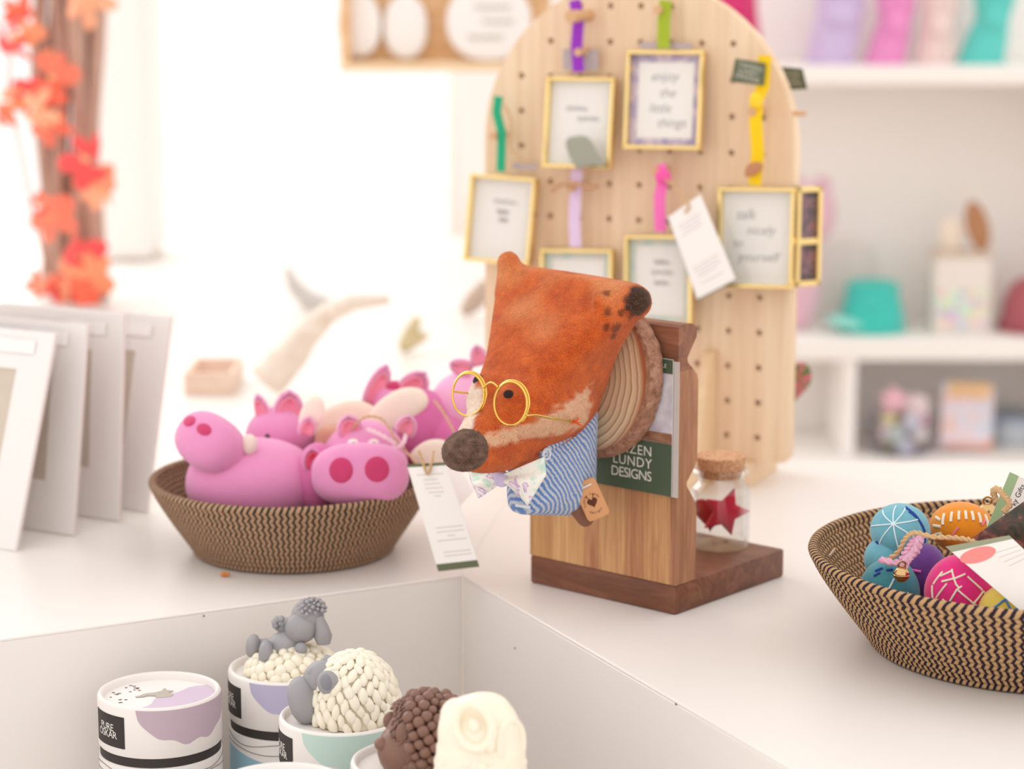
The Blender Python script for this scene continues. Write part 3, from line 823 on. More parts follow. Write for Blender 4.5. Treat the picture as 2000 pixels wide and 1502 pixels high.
# ------------------------------------------------------------------ felt pigs
PK, PKD, EAR_IN, PKM = felt((228, 146, 192), .05), felt((202, 66, 112), .08), felt((243, 148, 172), .06), felt((216, 112, 168), .05)
PKL = felt((240, 174, 210), .05)
CREAM = felt((250, 234, 218), .04); WFELT = felt((246, 236, 228), .04)
def face_frame(c, fwd, up=(0, 0, 1)):
    f = Vector(fwd).normalized(); x = Vector(up).cross(f) * -1
    x.normalize(); u = x.cross(f) * -1; u = f.cross(x) if u.z < 0 else u
    return frame_from(c, x, u, f)
def leaf_ear(name, c, w, h, M3, mat, inn, parent, cup=.35):
    """cupped ear: a petal with a darker lining"""
    def pet(s, off):
        mb = MB(); vs, fs = [], []; nu, nv = 8, 10
        for i in range(nu + 1):
            t = i / nu; ww = w * s * (math.sin(PI * (t * .80 + .20)) ** .55) * (1 if t < 1 else .2)
            for j in range(nv + 1):
                q = j / nv * 2 - 1
                vs.append(Vector(c) + M3 @ Vector((ww * q, h * s * t + h * (1 - s) * .3, -cup * w * (1 - q * q) + off)))
        for i in range(nu):
            for j in range(nv): k = i * (nv + 1) + j; fs.append((k, k + 1, k + nv + 2, k + nv + 1))
        return mb.add(vs, fs)
    o = pet(1.0, 0).build(name, mat, parent); so = o.modifiers.new('t', 'SOLIDIFY'); so.thickness = .0025; so.offset = 0
    i_ = pet(.74, .0022).build('ear_lining', inn, o); so = i_.modifiers.new('t', 'SOLIDIFY'); so.thickness = .0015; so.offset = 0
    return o
def slab(name, poly, M, th, mat, parent): return puff(dense(poly, 4), M, th, mat, name, parent, 3)
def cam_M(p, roll=0.0, yaw=0.0, pitch=0.0):
    """frame standing upright, z axis towards the lens side, turned by yaw / pitch / roll"""
    f = (Vector((0, 0, CAM_H)) - p); f.z *= .3; f.normalize()
    x = Vector((0, 0, 1)).cross(f).normalized(); u = f.cross(x)
    return frame_from(p, x, u, f) @ Matrix.Rotation(yaw, 4, 'Y') @ Matrix.Rotation(-pitch, 4, 'X') @ Matrix.Rotation(roll, 4, 'Z')
def pig_thing(label, p): return thing('felt_pig', label, 'felt pig', p, group='winged felt pigs in the rope basket')
I3 = Matrix.Identity(3)
def cam_R(roll=0.0, yaw=0.0, pitch=0.0): return cam_M(Vector((-.18, 1.88, .05)), roll, yaw, pitch).to_3x3().to_4x4()
def sub(o, p): return Vector(p) - o.location

# big pig at the left, snout lifted
o = pig_thing('plump pink felt pig at the left rim with snout lifted up', D(490, 905, 1.855) + Vector((0, 0, -.035)))
MB().ell(sub(o, D(494, 942, 1.855)), (.0555, .046, .0365), seg=32, rings=20, p=2.15).build('body', PK, o)
sn = D(411, 866, 1.835); Ms = cam_M(sn, -.42, -.62, .45)
MB().ell(sub(o, sn), (.0305, .0235, .0255), Ms.to_3x3(), 28, 18, 2.3).build('snout', PK, o)
for x, y in ((-.0125, .0065), (.0055, .0075)):
    q = Ms @ Vector((x, y, 0)); zz = .0255 * (1 - (abs(x) / .0305) ** 2.3 - (abs(y) / .0235) ** 2.3) ** (1 / 2.3)
    MB().ell(sub(o, Ms @ Vector((x, y, zz - .0005))), (.0072, .0052, .0018), (Ms @ Matrix.Rotation(x * 22, 4, 'Y') @ Matrix.Rotation(-y * 40, 4, 'X')).to_3x3()).build('nostril', PKD, o)
MB().ell(sub(o, D(487, 868, 1.83)), (.0070, .007, .0085)).build('white_patch', felt((238, 216, 206), .06), o)
slab('wing', [(0, 0), (.012, .012), (.03, .014), (.034, .004), (.02, -.006)], Matrix.Translation(sub(o, D(590, 850, 1.88))) @ cam_R(.9), .003, CREAM, o)

# front pig, snout towards the viewer
fp = D(704, 926, 1.815)
o = pig_thing('pink felt pig facing out over the rim with two round nostrils', fp + Vector((0, .03, -.035)))
Ms = cam_M(fp, .03, -.12, .12)
MB().ell(sub(o, fp), (.0395, .0255, .022), Ms.to_3x3(), 36, 20, 2.55).build('snout', PK, o)
MB().ell(sub(o, D(712, 905, 1.868)), (.036, .042, .036), seg=28, rings=18).build('head', PK, o)
for x, y in ((-.0130, .004), (.0158, .004)):
    zz = .022 * (1 - (abs(x) / .0395) ** 2.55 - (abs(y) / .0255) ** 2.55) ** (1 / 2.55)
    MB().ell(sub(o, Ms @ Vector((x, y, zz - .0004))), (.0098, .0104, .0016), (Ms @ Matrix.Rotation(x * 9, 4, 'Y')).to_3x3(), 24, 10).build('nostril', PKD, o)
for x in (690, 730):
    q = D(x, 866, 1.836)
    MB().ell(sub(o, q), (.0048, .0042, .0036)).build('eye', WFELT, o)
    MB().ell(sub(o, D(x, 866, 1.8322)), (.0012,) * 3, seg=10, rings=8).build('pupil', BLACK, o)
for (x, y, rl, w, h) in ((686, 855, .15, .0105, .0185), (788, 850, -.35, .0085, .0165)):
    q = D(x, y, 1.85); leaf_ear('ear', sub(o, q), w, h, cam_M(q, rl, .1).to_3x3(), PKL, EAR_IN, o)
slab('wing', [(0, -.004), (.010, .010), (.026, .014), (.033, .004), (.03, -.012), (.012, -.013)], Matrix.Translation(sub(o, D(803, 880, 1.86))) @ cam_R(-.25, .2), .0035, CREAM, o)

# pig behind the big one
hp = D(548, 852, 1.925)
o = pig_thing('pink felt pig with upright ears behind the big left pig', hp + Vector((0, 0, -.03)))
MB().ell(sub(o, hp), (.030, .030, .026), seg=28, rings=18).build('head', PK, o)
MB().ell(sub(o, hp + Vector((.01, .028, -.012))), (.040, .036, .032), seg=28, rings=18).build('body', PK, o)
for (x, y, rl, w, h, yw) in ((520, 830, .35, .0075, .0270, -.6), (562, 832, -.08, .0130, .0300, .2)):
    q = D(x, y, 1.915); leaf_ear('ear', sub(o, q), w, h, cam_M(q, rl, yw).to_3x3(), PKL, EAR_IN, o)
MB().ell(sub(o, D(523, 853, 1.898)), (.0026,) * 3, seg=10, rings=8).build('pupil', BLACK, o)

# pig with magenta side at the back, big cream wings
hp = D(800, 815, 1.955)
o = pig_thing('deep pink felt pig at the back with long ears and cream wings', hp + Vector((0, 0, -.045)))
MB().ell(sub(o, D(812, 838, 1.945)), (.038, .036, .036), seg=28, rings=18).build('body', PKM, o)
MB().ell(sub(o, D(772, 790, 1.965)), (.024, .024, .021), seg=24, rings=16).build('head', PK, o)
for (x, y, rl, w, h, yw) in ((722, 797, -.42, .0100, .040, .3), (788, 780, -.70, .0125, .030, -.2)):
    q = D(x, y, 1.950); leaf_ear('ear', sub(o, q), w, h, cam_M(q, rl, yw).to_3x3(), PKL, EAR_IN, o)
MB().ell(sub(o, D(772, 755, 1.955)), (.0085, .006, .005)).build('nostril', PKD, o)
wp = [(x * 1.2, y * 1.2) for x, y in ((-.022, -.010), (-.012, .006), (.008, .014), (.024, .010), (.026, -.002), (.010, -.010), (-.008, -.014))]
slab('wing', wp, Matrix.Translation(sub(o, D(765, 803, 1.912))) @ cam_R(.22, .1), .0035, CREAM, o)
slab('wing', wp, Matrix.Translation(sub(o, D(664, 820, 1.915))) @ cam_R(.0, -.25), .0035, felt((246, 226, 208), .04), o)
# tan felt folded below the wings
slab('folded_felt', [(-.02, -.012), (-.018, .008), (.004, .011), (.020, .006), (.022, -.008), (0, -.014)], Matrix.Translation(sub(o, D(665, 858, 1.905))) @ cam_R(-.08), .005, felt((222, 170, 146), .08), o)

# lilac pig at the right rear, half hidden by the glasses
hp = D(905, 795, 1.955)
o = pig_thing('pale lilac-pink felt pig seen behind the gold glasses', hp + Vector((0, 0, -.045)))
MB().ell(sub(o, hp), (.029, .030, .031), seg=28, rings=18).build('body', PKL, o)
MB().ell(sub(o, D(873, 868, 1.93)), (.020, .024, .026), seg=24, rings=16).build('leg', PKM, o)
for (x, y, rl, w, h) in ((922, 725, 1.25, .0075, .020), (938, 715, .2, .007, .018)):
    q = D(x, y, 1.945); leaf_ear('ear', sub(o, q), w, h, cam_M(q, rl, 0).to_3x3(), PKL, EAR_IN, o)
# small pig pressed between the two front ones
hp = D(622, 935, 1.845)
o = pig_thing('felt pig wedged between the two front pigs with one red-lined ear', hp + Vector((0, 0, -.035)))
MB().ell(sub(o, hp), (.020, .026, .030), seg=24, rings=16).build('body', PKM, o)
q = D(613, 918, 1.826); leaf_ear('ear', sub(o, q), .0085, .018, cam_M(q, .1, .3).to_3x3(), PK, felt((224, 80, 110), .06), o)
q = D(596, 852, 1.87); leaf_ear('ear', sub(o, q), .0070, .016, cam_M(q, -.25, .3).to_3x3(), PKL, EAR_IN, o)

# hanging loops of twine above the pigs
def twine(name, label, pts, r=.0008, mat=None, twist=True, group=None):
    m = MB(); n = len(pts)
    # smooth the path
    P = [Vector(p) for p in pts]; out = []
    for i in range(n - 1):
        p0, p1, p2, p3 = P[max(0, i - 1)], P[i], P[i + 1], P[min(n - 1, i + 2)]
        for j in range(8):
            t = j / 8; out.append(.5 * ((2 * p1) + (p2 - p0) * t + (2 * p0 - 5 * p1 + 4 * p2 - p3) * t * t + (3 * p1 - p0 - 3 * p2 + p3) * t ** 3))
    out.append(P[-1])
    for s in (0, PI):
        m.tube([q + Vector((math.cos(k * 1.1 + s), math.sin(k * 1.1 + s) * .6, math.sin(k * 1.1 + s))) * r * .7 for k, q in enumerate(out)], r, 6)
    return tag(m.build(name, mat or TWINE), label, 'twine', group)
twine('twine_loop', 'thin twine hanging loop arching over the front pig', [D(688, 838, 1.85), D(712, 815, 1.84), D(745, 818, 1.835), D(768, 850, 1.83), D(790, 878, 1.83), D(815, 905, 1.81)], .0007)
twine('twine_loop', 'brown twine hanging down at the right rear of the pigs', [D(848, 782, 1.92), D(862, 800, 1.9), D(880, 830, 1.88), D(893, 860, 1.87), D(905, 900, 1.86)], .0007)
twine('ribbon_knot', 'pale pink ribbon knot on top of the front pig', [D(718, 838, 1.835), D(745, 850, 1.83), D(772, 868, 1.828), D(760, 882, 1.826), D(785, 868, 1.828), D(792, 850, 1.835)], .0013, felt((240, 204, 214), .05))

# ------------------------------------------------------------------ swing tags
TAGE = flat((98, 104, 74), rough=.5)
def quad_tag(name, label, cat, P, th, mat, edge=None, band=None, bars=(), hole=True, marks=INK):
    """P: top-left, top-right, bottom-right, bottom-left points in space"""
    a, b, c, d = (Vector(q) for q in P)
    org = (a + b + c + d) / 4; x = (b - a + c - d).normalized(); y = (a - d + b - c).normalized(); n = x.cross(y).normalized(); y = n.cross(x)
    M = frame_from(org, x, y, n); Mi = M.inverted()
    w = ((b - a).length + (c - d).length) / 2; h = ((a - d).length + (b - c).length) / 2
    t = thing(name, label, cat, M=M)
    pl = [tuple((Mi @ q).xy) for q in (d, c, b, a)]
    MB().prism(pl, Matrix.Identity(4), -th / 2, th / 2).build('card', mat, t, smooth=False)
    if edge: MB().prism([(p[0] * 1.0 - .0008, p[1] - .0010) for p in pl], Matrix.Identity(4), -th / 2 - .0006, -th / 2 - .0001).build('back_card', edge, t, smooth=False)
    def bil(u, v):   # u 0..1 left to right, v 0..1 top to bottom
        q = (a.lerp(b, u)).lerp(d.lerp(c, u), v); return (Mi @ q).xy
    def patch(u0, u1, v0, v1, m, nm):
        MB().prism([tuple(bil(u, v)) for u, v in ((u0, v1), (u1, v1), (u1, v0), (u0, v0))], Matrix.Identity(4), th / 2, th / 2 + .00015).build(nm, m, t, smooth=False)
    if band:
        for (v0, v1) in band[1]: patch(0, 1, v0, v1, band[0], 'colour_band')
    for (u0, u1, v) in bars: patch(u0, u1, v, v + .009, marks, 'printed_line')
    return t, patch, M, (w, h)
GREY_T = flat((212, 206, 202), rough=.8)
Y0, Y1 = 1.788, 1.765
quad_tag('swing_tag', 'long white swing tag with green ends hanging over the pig basket rim', 'tag',
         (D(793, 907, Y0), D(872, 903, Y0 - .004), D(935, 1107, Y1 - .012), D(858, 1116, Y1)), .0006, PAPER, None, (TAGE, ((0, .028), (.935, 1))),
         [(.18, .85, .10), (.30, .66, .15), (.30, .70, .19), (.28, .74, .23), (.33, .72, .27), (.45, .62, .305), (.24, .92, .60), (.24, .92, .64), (.48, .66, .68), (.20, .92, .72), (.26, .92, .83), (.26, .92, .865)], marks=GREY_T)
twine('tag_string', 'twine tied through the long white swing tag', [D(818, 880, 1.79), D(826, 902, 1.785), D(835, 925, 1.780), D(843, 902, 1.785), D(846, 882, 1.80)], .0008)
quad_tag('swing_tag', 'white swing tag half hidden behind the long tag under the fox nose', 'tag',
         (D(868, 905, 1.83), D(905, 925, 1.82), D(922, 955, 1.80), D(893, 1000, 1.80)), .0006, PAPER)

# stray scrap of orange wool by the basket foot
sp_ = G(441, 1122, .002); mm = MB()
for k in range(7):
    rq = random.Random(k + 40); mm.tube([sp_ + Vector((rq.uniform(-.004, .004), rq.uniform(-.003, .003), rq.uniform(-.001, .002))) for _ in range(5)], .0006, 5)
tag(mm.build('wool_scrap', felt((222, 140, 60))), 'tiny scrap of orange wool at the foot of the pig basket', 'wool scrap')
# ------------------------------------------------------------------ embroidered felt balls in the navy basket
def on_ell(c, r, d):
    d = Vector(d).normalized(); k = 1 / math.sqrt(sum((d[i] / r[i]) ** 2 for i in range(3))); return Vector(c) + d * k
def stitches(parent, c, r, segs, mat, w=.0008, name='stitching'):
    """segs: list of paths, each a list of (azimuth, elevation) in degrees as seen from the lens"""
    m = MB(); f = Vector((0, 0, CAM_H)) - Vector(c); f.z *= .55; f.normalize()
    x = Vector((0, 0, 1)).cross(f).normalized(); u = f.cross(x)
    for path in segs:
        pts = []
        for (a0, e0), (a1, e1) in zip(path, path[1:]):
            for k in range(6):
                s = k / 5; a, e = math.radians(a0 + (a1 - a0) * s), math.radians(e0 + (e1 - e0) * s)
                d = x * math.sin(a) * math.cos(e) + u * math.sin(e) + f * math.cos(a) * math.cos(e)
                pts.append(on_ell(c, r, d) + d * w * .35 - Vector(parent.location))
        m.tube(pts, w, 6)
    return m.build(name, mat, parent)
BG = 'embroidered felt balls in the navy basket'
CRM = flat((236, 226, 206), rough=.9, var=.08, vs_=400)
def ball(name, label, px, py, Y, rx, ry, rz_, mat):
    c = D(px, py, Y); o = thing(name, label, 'felt ball', c - Vector((0, 0, rz_)), group=BG)
    MB().ell(c - o.location, (rx, ry, rz_), seg=32, rings=20).build('felt_body', mat, o); return o, c, (rx, ry, rz_)
WST = flat((214, 232, 236), rough=.9, var=.05, vs_=400); NAVY = flat((40, 70, 150), rough=.9, var=.1)
BLUE = felt((112, 174, 190), .14); TEAL = felt((72, 140, 152), .16)
o, c, r = ball('felt_ball', 'light blue felt ball embroidered with a white starburst on top', 1758, 1036, 1.605, .0215, .0215, .0195, BLUE)
stitches(o, c, r, [[(-14, 18), (-14 + 58 * math.cos(t), 18 + 50 * math.sin(t))] for t in [k * PI / 4 + .2 for k in range(8)]], WST, .00055)
stitches(o, c, r, [[(22, 62), (38, 40), (52, 5), (60, -30)], [(-55, -20), (-30, -42), (-12, -50)], [(25, 48), (36, 40)], [(30, 44), (38, 34)]], NAVY, .0009, 'navy_stitching')
o, c, r = ball('felt_ball', 'teal felt ball with pale arcs at the bottom of the basket', 1738, 1152, 1.575, .0215, .0215, .0225, TEAL)
stitches(o, c, r, [[(-10, -35), (-6, 0), (8, 28)], [(-12, -38), (15, -18), (36, 2)], [(-14, -36), (-34, -8), (-38, 14)]], WST, .0007)
stitches(o, c, r, [[(-38, 40), (-22, 48)], [(-10, 44), (6, 46)], [(16, 44), (30, 36)], [(-36, 30), (-24, 38)]], NAVY, .0009, 'navy_stitching')
o, c, r = ball('felt_ball', 'blue felt ball wedged under the starburst ball', 1728, 1092, 1.60, .0150, .0150, .0160, BLUE)
ORG = felt((226, 140, 34), .12)
o, c, r = ball('felt_ball', 'orange felt ball with cream dashes at the back of the basket', 1878, 1030, 1.625, .0235, .0220, .0185, ORG)
stitches(o, c, r, [[(-42 + 17 * k, 30 + 12 * math.sin(PI * k / 6)), (-36 + 15 * k, 8 + 14 * math.sin(PI * k / 6))] for k in range(7)] + [[(-60, 20), (-44, 16)], [(-58, 4), (-40, 4)], [(-54, -12), (-38, -8)]], CRM, .0011)
stitches(o, c, r, [[(-22, -18), (-6, 6)], [(40, 10), (52, 20)]], flat((238, 130, 140), rough=.9), .0009, 'pink_stitching')
PUR = felt((102, 60, 132), .14)
o, c, r = ball('felt_ball', 'purple felt ball with pink dashes beside the magenta one', 1806, 1122, 1.585, .0160, .0190, .0225, PUR)
stitches(o, c, r, [[(-28, 14), (-8, 12)], [(-42, -4), (-30, -4)], [(-30, -40), (-14, -46)]], flat((224, 108, 176), rough=.9), .0010)
MAG = felt((222, 48, 126), .08)
o, c, r = ball('felt_ball', 'large magenta felt ball with cream lattice stitching at the front', 1876, 1158, 1.535, .0250, .0230, .0270, MAG)
lat = [[(-42, -6), (-24, 20)], [(-40, 30), (-18, 42)], [(-34, 22), (-10, 30), (8, 38)], [(-20, 44), (-8, 20), (-2, 14)], [(-28, -28), (-6, 12), (2, 18)], [(-30, -6), (-10, -26)], [(-6, 12), (22, -10), (32, -16)],
       [(12, 34), (38, 12)], [(22, -12), (40, 10)], [(40, 10), (58, -8)], [(-52, 14), (-46, -26)], [(-50, 16), (-38, 38)], [(34, -18), (22, -22)]]
stitches(o, c, r, lat, CRM, .0007)
stitches(o, c, r, [[(-8, -38), (0, -30)], [(16, -34), (30, -36)], [(18, -48), (32, -50)], [(-34, -44), (-30, -36)]], flat((236, 140, 176), rough=.9), .0009, 'pink_stitching')
YEL = felt((232, 206, 96), .08)
o, c, r = ball('felt_ball', 'yellow felt ball with blue stitching at the right edge', 1966, 1196, 1.510, .0195, .0190, .0190, YEL)
stitches(o, c, r, [[(-30, 10), (-4, 34)], [(-30, 12), (-34, -8)], [(-4, 34), (10, 10), (32, 20)], [(12, 10), (18, -14)]], flat((74, 140, 196), rough=.9), .0008)

# twine with pink yarn and small bells
twine('jute_twine', 'frayed jute twine lying across the felt balls', [D(1728, 1096, 1.565), D(1752, 1080, 1.555), D(1768, 1052, 1.55), D(1785, 1040, 1.55), D(1820, 1048, 1.545), D(1860, 1050, 1.54), D(1895, 1055, 1.53), D(1915, 1065, 1.525)], .0012)
twine('pink_yarn', 'pink yarn bundle tied beside the starburst ball', [D(1720, 1093, 1.560), D(1755, 1098, 1.553), D(1770, 1075, 1.550), D(1785, 1055, 1.55), D(1805, 1045, 1.548)], .0016, felt((228, 170, 196), .2))
twine('pink_yarn', 'pink yarn end hanging down to the small gold bell', [D(1800, 1048, 1.548), D(1788, 1075, 1.548), D(1772, 1095, 1.548), D(1764, 1112, 1.548)], .0022, felt((226, 176, 200), .2))
BELL = flat((206, 170, 120), rough=.15, metal=1.0, var=.03)
def bell(label, p, r):
    o = thing('jingle_bell', label, 'bell', p)
    MB().ell((0, 0, 0), (r, r, r), seg=24, rings=16).build('shell', BELL, o)
    MB().tube([(r * .45 * math.cos(a), 0, r * 1.25 + r * .4 * math.sin(a)) for a in [2 * PI * k / 14 for k in range(14)]], r * .12, 6, closed=True).build('hanging_ring', BELL, o)
    MB().lathe([(r * 1.0, -r * .05), (r * 1.06, 0), (r * 1.0, r * .05)], seg=28).build('seam', BELL, o)
bell('small gold jingle bell under the pink yarn', D(1761, 1122, 1.545), .0056)
bell('small shiny bell behind the orange felt ball', D(1928, 1000, 1.63), .0068)

# tags standing in the navy basket
SAGE = flat((148, 170, 128), rough=.6)
M4 = quad_tag('swing_tag', 'white gift tag with a sage green border and black lettering', 'tag', (D(1972, 922, 1.575), D(2060, 962, 1.57), D(2020, 1075, 1.555), D(1925, 1035, 1.56)), .0007, flat((226, 218, 212), rough=.7))
t, patch, Mq, wh = M4
patch(0, .20, 0, 1, SAGE, 'green_border')
k0, k1 = on_plane(1978, 989, Mq.translation, Mq.col[2].to_3d()), on_plane(1999, 945, Mq.translation, Mq.col[2].to_3d())
Li = Mq.inverted(); l0, l1 = Li @ k0, Li @ k1; ang = math.atan2(l1.y - l0.y, l1.x - l0.x)
lettering('ky Gifts', (l1 - l0).length / 3.35, BLACK, t, Matrix.Translation(((l0.x + l1.x) / 2, (l0.y + l1.y) / 2, .0006)) @ Matrix.Rotation(ang, 4, 'Z'))
photo = NT('printed_photo'); pv2 = photo.obj(); pf = photo.noise(pv2, 90, 4, .6, .8)
photo.col(photo.ramp(pf, [(.3, c4((28, 34, 26))), (.45, c4((64, 60, 48))), (.55, c4((96, 58, 54))), (.64, c4((150, 96, 84))), (.75, c4((70, 40, 60)))])); photo.set(Roughness=.35)
quad_tag('photo_card', 'dark photo card slanting across the right side of the navy basket', 'card', (D(1880, 1064, 1.540), D(2010, 972, 1.525), D(2040, 1070, 1.515), D(1960, 1086, 1.530)), .0007, photo.m)
M5 = quad_tag('swing_tag', 'white tag with coral oval and olive top band leaning over the magenta ball', 'tag', (D(1845, 1066, 1.520), D(1973, 1048, 1.510), D(2070, 1140, 1.475), D(2030, 1225, 1.470)), .0007, flat((236, 230, 224), rough=.7), None, None, [(.55, .97, .20), (.55, .97, .27), (.55, .97, .34), (.55, .95, .41)], marks=GREY_T)
t, patch, Mq, wh = M5
patch(0, 1, 0, .07, flat((150, 152, 124), rough=.6), 'colour_band')
a_, b_, c_, d_ = D(1845, 1066, 1.520), D(1973, 1048, 1.510), D(2070, 1140, 1.475), D(2030, 1225, 1.470)
cen = Mq.inverted() @ (a_.lerp(b_, .30).lerp(d_.lerp(c_, .30), .17))
MB().prism([(cen.x + .0120 * math.cos(2 * PI * k / 28), cen.y - .0030 * math.cos(2 * PI * k / 28) + .0055 * math.sin(2 * PI * k / 28)) for k in range(28)], Matrix.Identity(4), .00035, .0006).build('coral_oval', flat((236, 138, 134), rough=.6), t, smooth=False)
twine('tag_string', 'jute string threaded through the gift tag', [D(1945, 978, 1.556), D(1940, 960, 1.556), D(1950, 955, 1.554), D(1962, 968, 1.552), D(1972, 985, 1.55), D(1962, 1000, 1.55)], .0016)

# ------------------------------------------------------------------ soap tubes in the sunken corner
TR = .0398
TW = flat((236, 231, 227), rough=.5, var=.015)
def arc_patch(name, a0, a1, zt, zb, r, mat, parent, n=36, th=.00025):
    """patch on a cylinder: a in degrees from the side facing the viewer, zt / zb functions of the fraction along it"""
    vs, fs = [], []
    for k, rr in enumerate((r, r + th)):
        for i in range(n + 1):
            s = i / n; a = math.radians(a0 + (a1 - a0) * s)
            for z in (zt(s), zb(s)): vs.append((rr * math.sin(a), -rr * math.cos(a), z))
    m = 2 * (n + 1)
    for i in range(n):
        fs += [(2 * i, 2 * i + 1, 2 * i + 3, 2 * i + 2), (m + 2 * i, m + 2 * i + 2, m + 2 * i + 3, m + 2 * i + 1)]
        fs += [(2 * i, 2 * i + 2, m + 2 * i + 2, m + 2 * i), (2 * i + 1, m + 2 * i + 1, m + 2 * i + 3, 2 * i + 3)]
    fs += [(0, m, m + 1, 1), (2 * n, 2 * n + 1, m + 2 * n + 1, m + 2 * n)]
    return MB().add(vs, fs).build(name, mat, parent)
def tube_box(label, px, py, rot, splash, wave, swirl=0.0):
    c = G(px, py, TUBE_TOP); o = thing('soap_tube', label, 'tube', (c.x, c.y, TUBE_TOP - TUBE_H * TK), rot, group='cardboard soap tubes'); o.scale = (TK,) * 3
    H_ = TUBE_H; lid0 = H_ - .0335
    MB().lathe([(0, .0), (TR - .001, 0), (TR - .0002, .001), (TR - .0002, lid0 - .0065), (TR - .0016, lid0 - .0060), (0, lid0 - .0060)], seg=72).build('body', TW, o)
    MB().lathe([(0, lid0 - .0062), (TR - .0009, lid0 - .0062), (TR - .0009, lid0), (0, lid0)], seg=72).build('black_band', BLACK, o)
    MB().lathe([(0, lid0), (TR - .0006, lid0), (TR, lid0 + .0008), (TR, H_ - .0022), (TR - .0007, H_ - .0006), (TR - .0018, H_), (TR - .0030, H_ - .0004), (TR - .0037, H_ - .0016), (TR - .0039, H_ - .0050), (0, H_ - .0050)], seg=72).build('lid', TW, o)
    arc_patch('brand_label', -79, -34, lambda s: H_ - .0072, lambda s: H_ - .0282, TR, BLACK, o, 14)
    ml_ = MB()
    for s_, z in (('PURE', H_ - .0158), ('OSKAR', H_ - .0205)):
        vs, fs = text2d(s_, .0066, space=.92)
        ml_.add([((TR + .0004) * math.sin(math.radians(-57) + x / TR), -(TR + .0004) * math.cos(math.radians(-57) + x / TR), z + y) for x, y in vs], fs)
    ml_.build('lettering', flat((236, 230, 226), rough=.6), o, smooth=False, fix=False)
    def edge(s): return H_ - .0020 - .0225 * min(1, (max(0.0, math.sin(PI * min(1, s * 1.0)))) ** .45) + .0014 * math.sin(s * 26) * math.sin(PI * s)
    arc_patch('colour_splash', -22 + swirl, 88 + swirl, lambda s: H_ - .0016, edge, TR, flat(splash, rough=.5, var=.02), o, 60)
    arc_patch('wave_print', -85, 60, lambda s: lid0 - .0200 + .004 * math.sin(s * 5 + 1), lambda s: .03, TR - .0002, flat(wave, rough=.5, var=.03), o, 60)
    LN = flat((126, 116, 112), rough=.6)
    for q, f_ in ((.0105, 7), (.0150, 5)):
        arc_patch('drawn_line', -88, 88, lambda s: lid0 - q + .0016 * math.sin(s * f_ * 2), lambda s: lid0 - q - .0004 + .0016 * math.sin(s * f_ * 2), TR - .0002, LN, o, 70)
    return o, H_ - .0050
t1, zt_ = tube_box('closed white soap tube with lilac splash lid and donkey drawing', 311, 1346, .15, (188, 168, 180), (170, 196, 176))
# print on the sunken lid: lilac pool, donkey silhouette, specks
LIL = flat((206, 188, 208), rough=.5, var=.02)
pool = []
for k in range(30):
    a = math.radians(-118 + 150 * k / 29); pool.append(((TR - .0041) * math.cos(a), (TR - .0041) * math.sin(a)))
for k in range(14):
    s = k / 13; a0 = Vector(pool[-1]) if k == 0 else a0
    e0, e1 = Vector(pool[29]), Vector(pool[0]); q = e0.lerp(e1, s); nn = Vector((-(e1 - e0).y, (e1 - e0).x)).normalized()
    if 0 < k < 13: pool.append(tuple(q - nn * (.0022 * math.sin(s * 15) + .010 * math.sin(PI * s) * (1 - s) ** .4)))
MB().prism(pool, Matrix.Identity(4), zt_, zt_ + .0003).build('lilac_pool', LIL, t1, smooth=False)
dk = [(-.0165, -.003), (-.0145, -.0025), (-.0105, .0020), (-.004, .0035), (.001, .0065), (.0015, .0105), (.0035, .0105), (.0030, .0070), (.0075, .0060), (.0080, .0045), (.0045, .0020), (.0080, -.0020), (.0065, -.0070), (.001, -.0078), (-.0030, -.0075), (-.0035, -.0035), (-.0085, -.0022), (-.0120, -.0045), (-.0160, -.0045)]
MB().prism([(x + .001, y + .004) for x, y in dk], Matrix.Identity(4), zt_ + .0003, zt_ + .0006).build('donkey_print', flat((184, 176, 164), rough=.6), t1, smooth=False)
rg = random.Random(11); SPK = flat((96, 70, 62), rough=.7)
for k in range(20):
    a = math.radians(rg.uniform(118, 208)); rr = rg.uniform(.019, .0345)
    MB().ell((rr * math.cos(a), rr * math.sin(a), zt_), (rg.uniform(.0008, .0016), rg.uniform(.0006, .0010), .0004), seg=8, rings=4).build('speck', SPK, t1)
t2, _ = tube_box('soap tube at the back with lavender splash and blue wave carrying a lying sheep', 562, 1299, -.20, (186, 180, 208), (150, 188, 206))
t3, _ = tube_box('soap tube with mint splash carrying the fluffy sheep soap', 669, 1393, -.22, (192, 216, 208), (214, 208, 210))
t4, _ = tube_box('soap tube carrying the brown hedgehog soap', 816, 1482, -.2, (214, 196, 190), (206, 200, 200))
t5, _ = tube_box('soap tube at the bottom edge of which only the white rim shows', 548, 1533, 0.1, (200, 196, 206), (210, 208, 210))
t6, _ = tube_box('foremost soap tube carrying the cream owl soap', 950, 1572, 0.1, (214, 208, 196), (206, 204, 200))

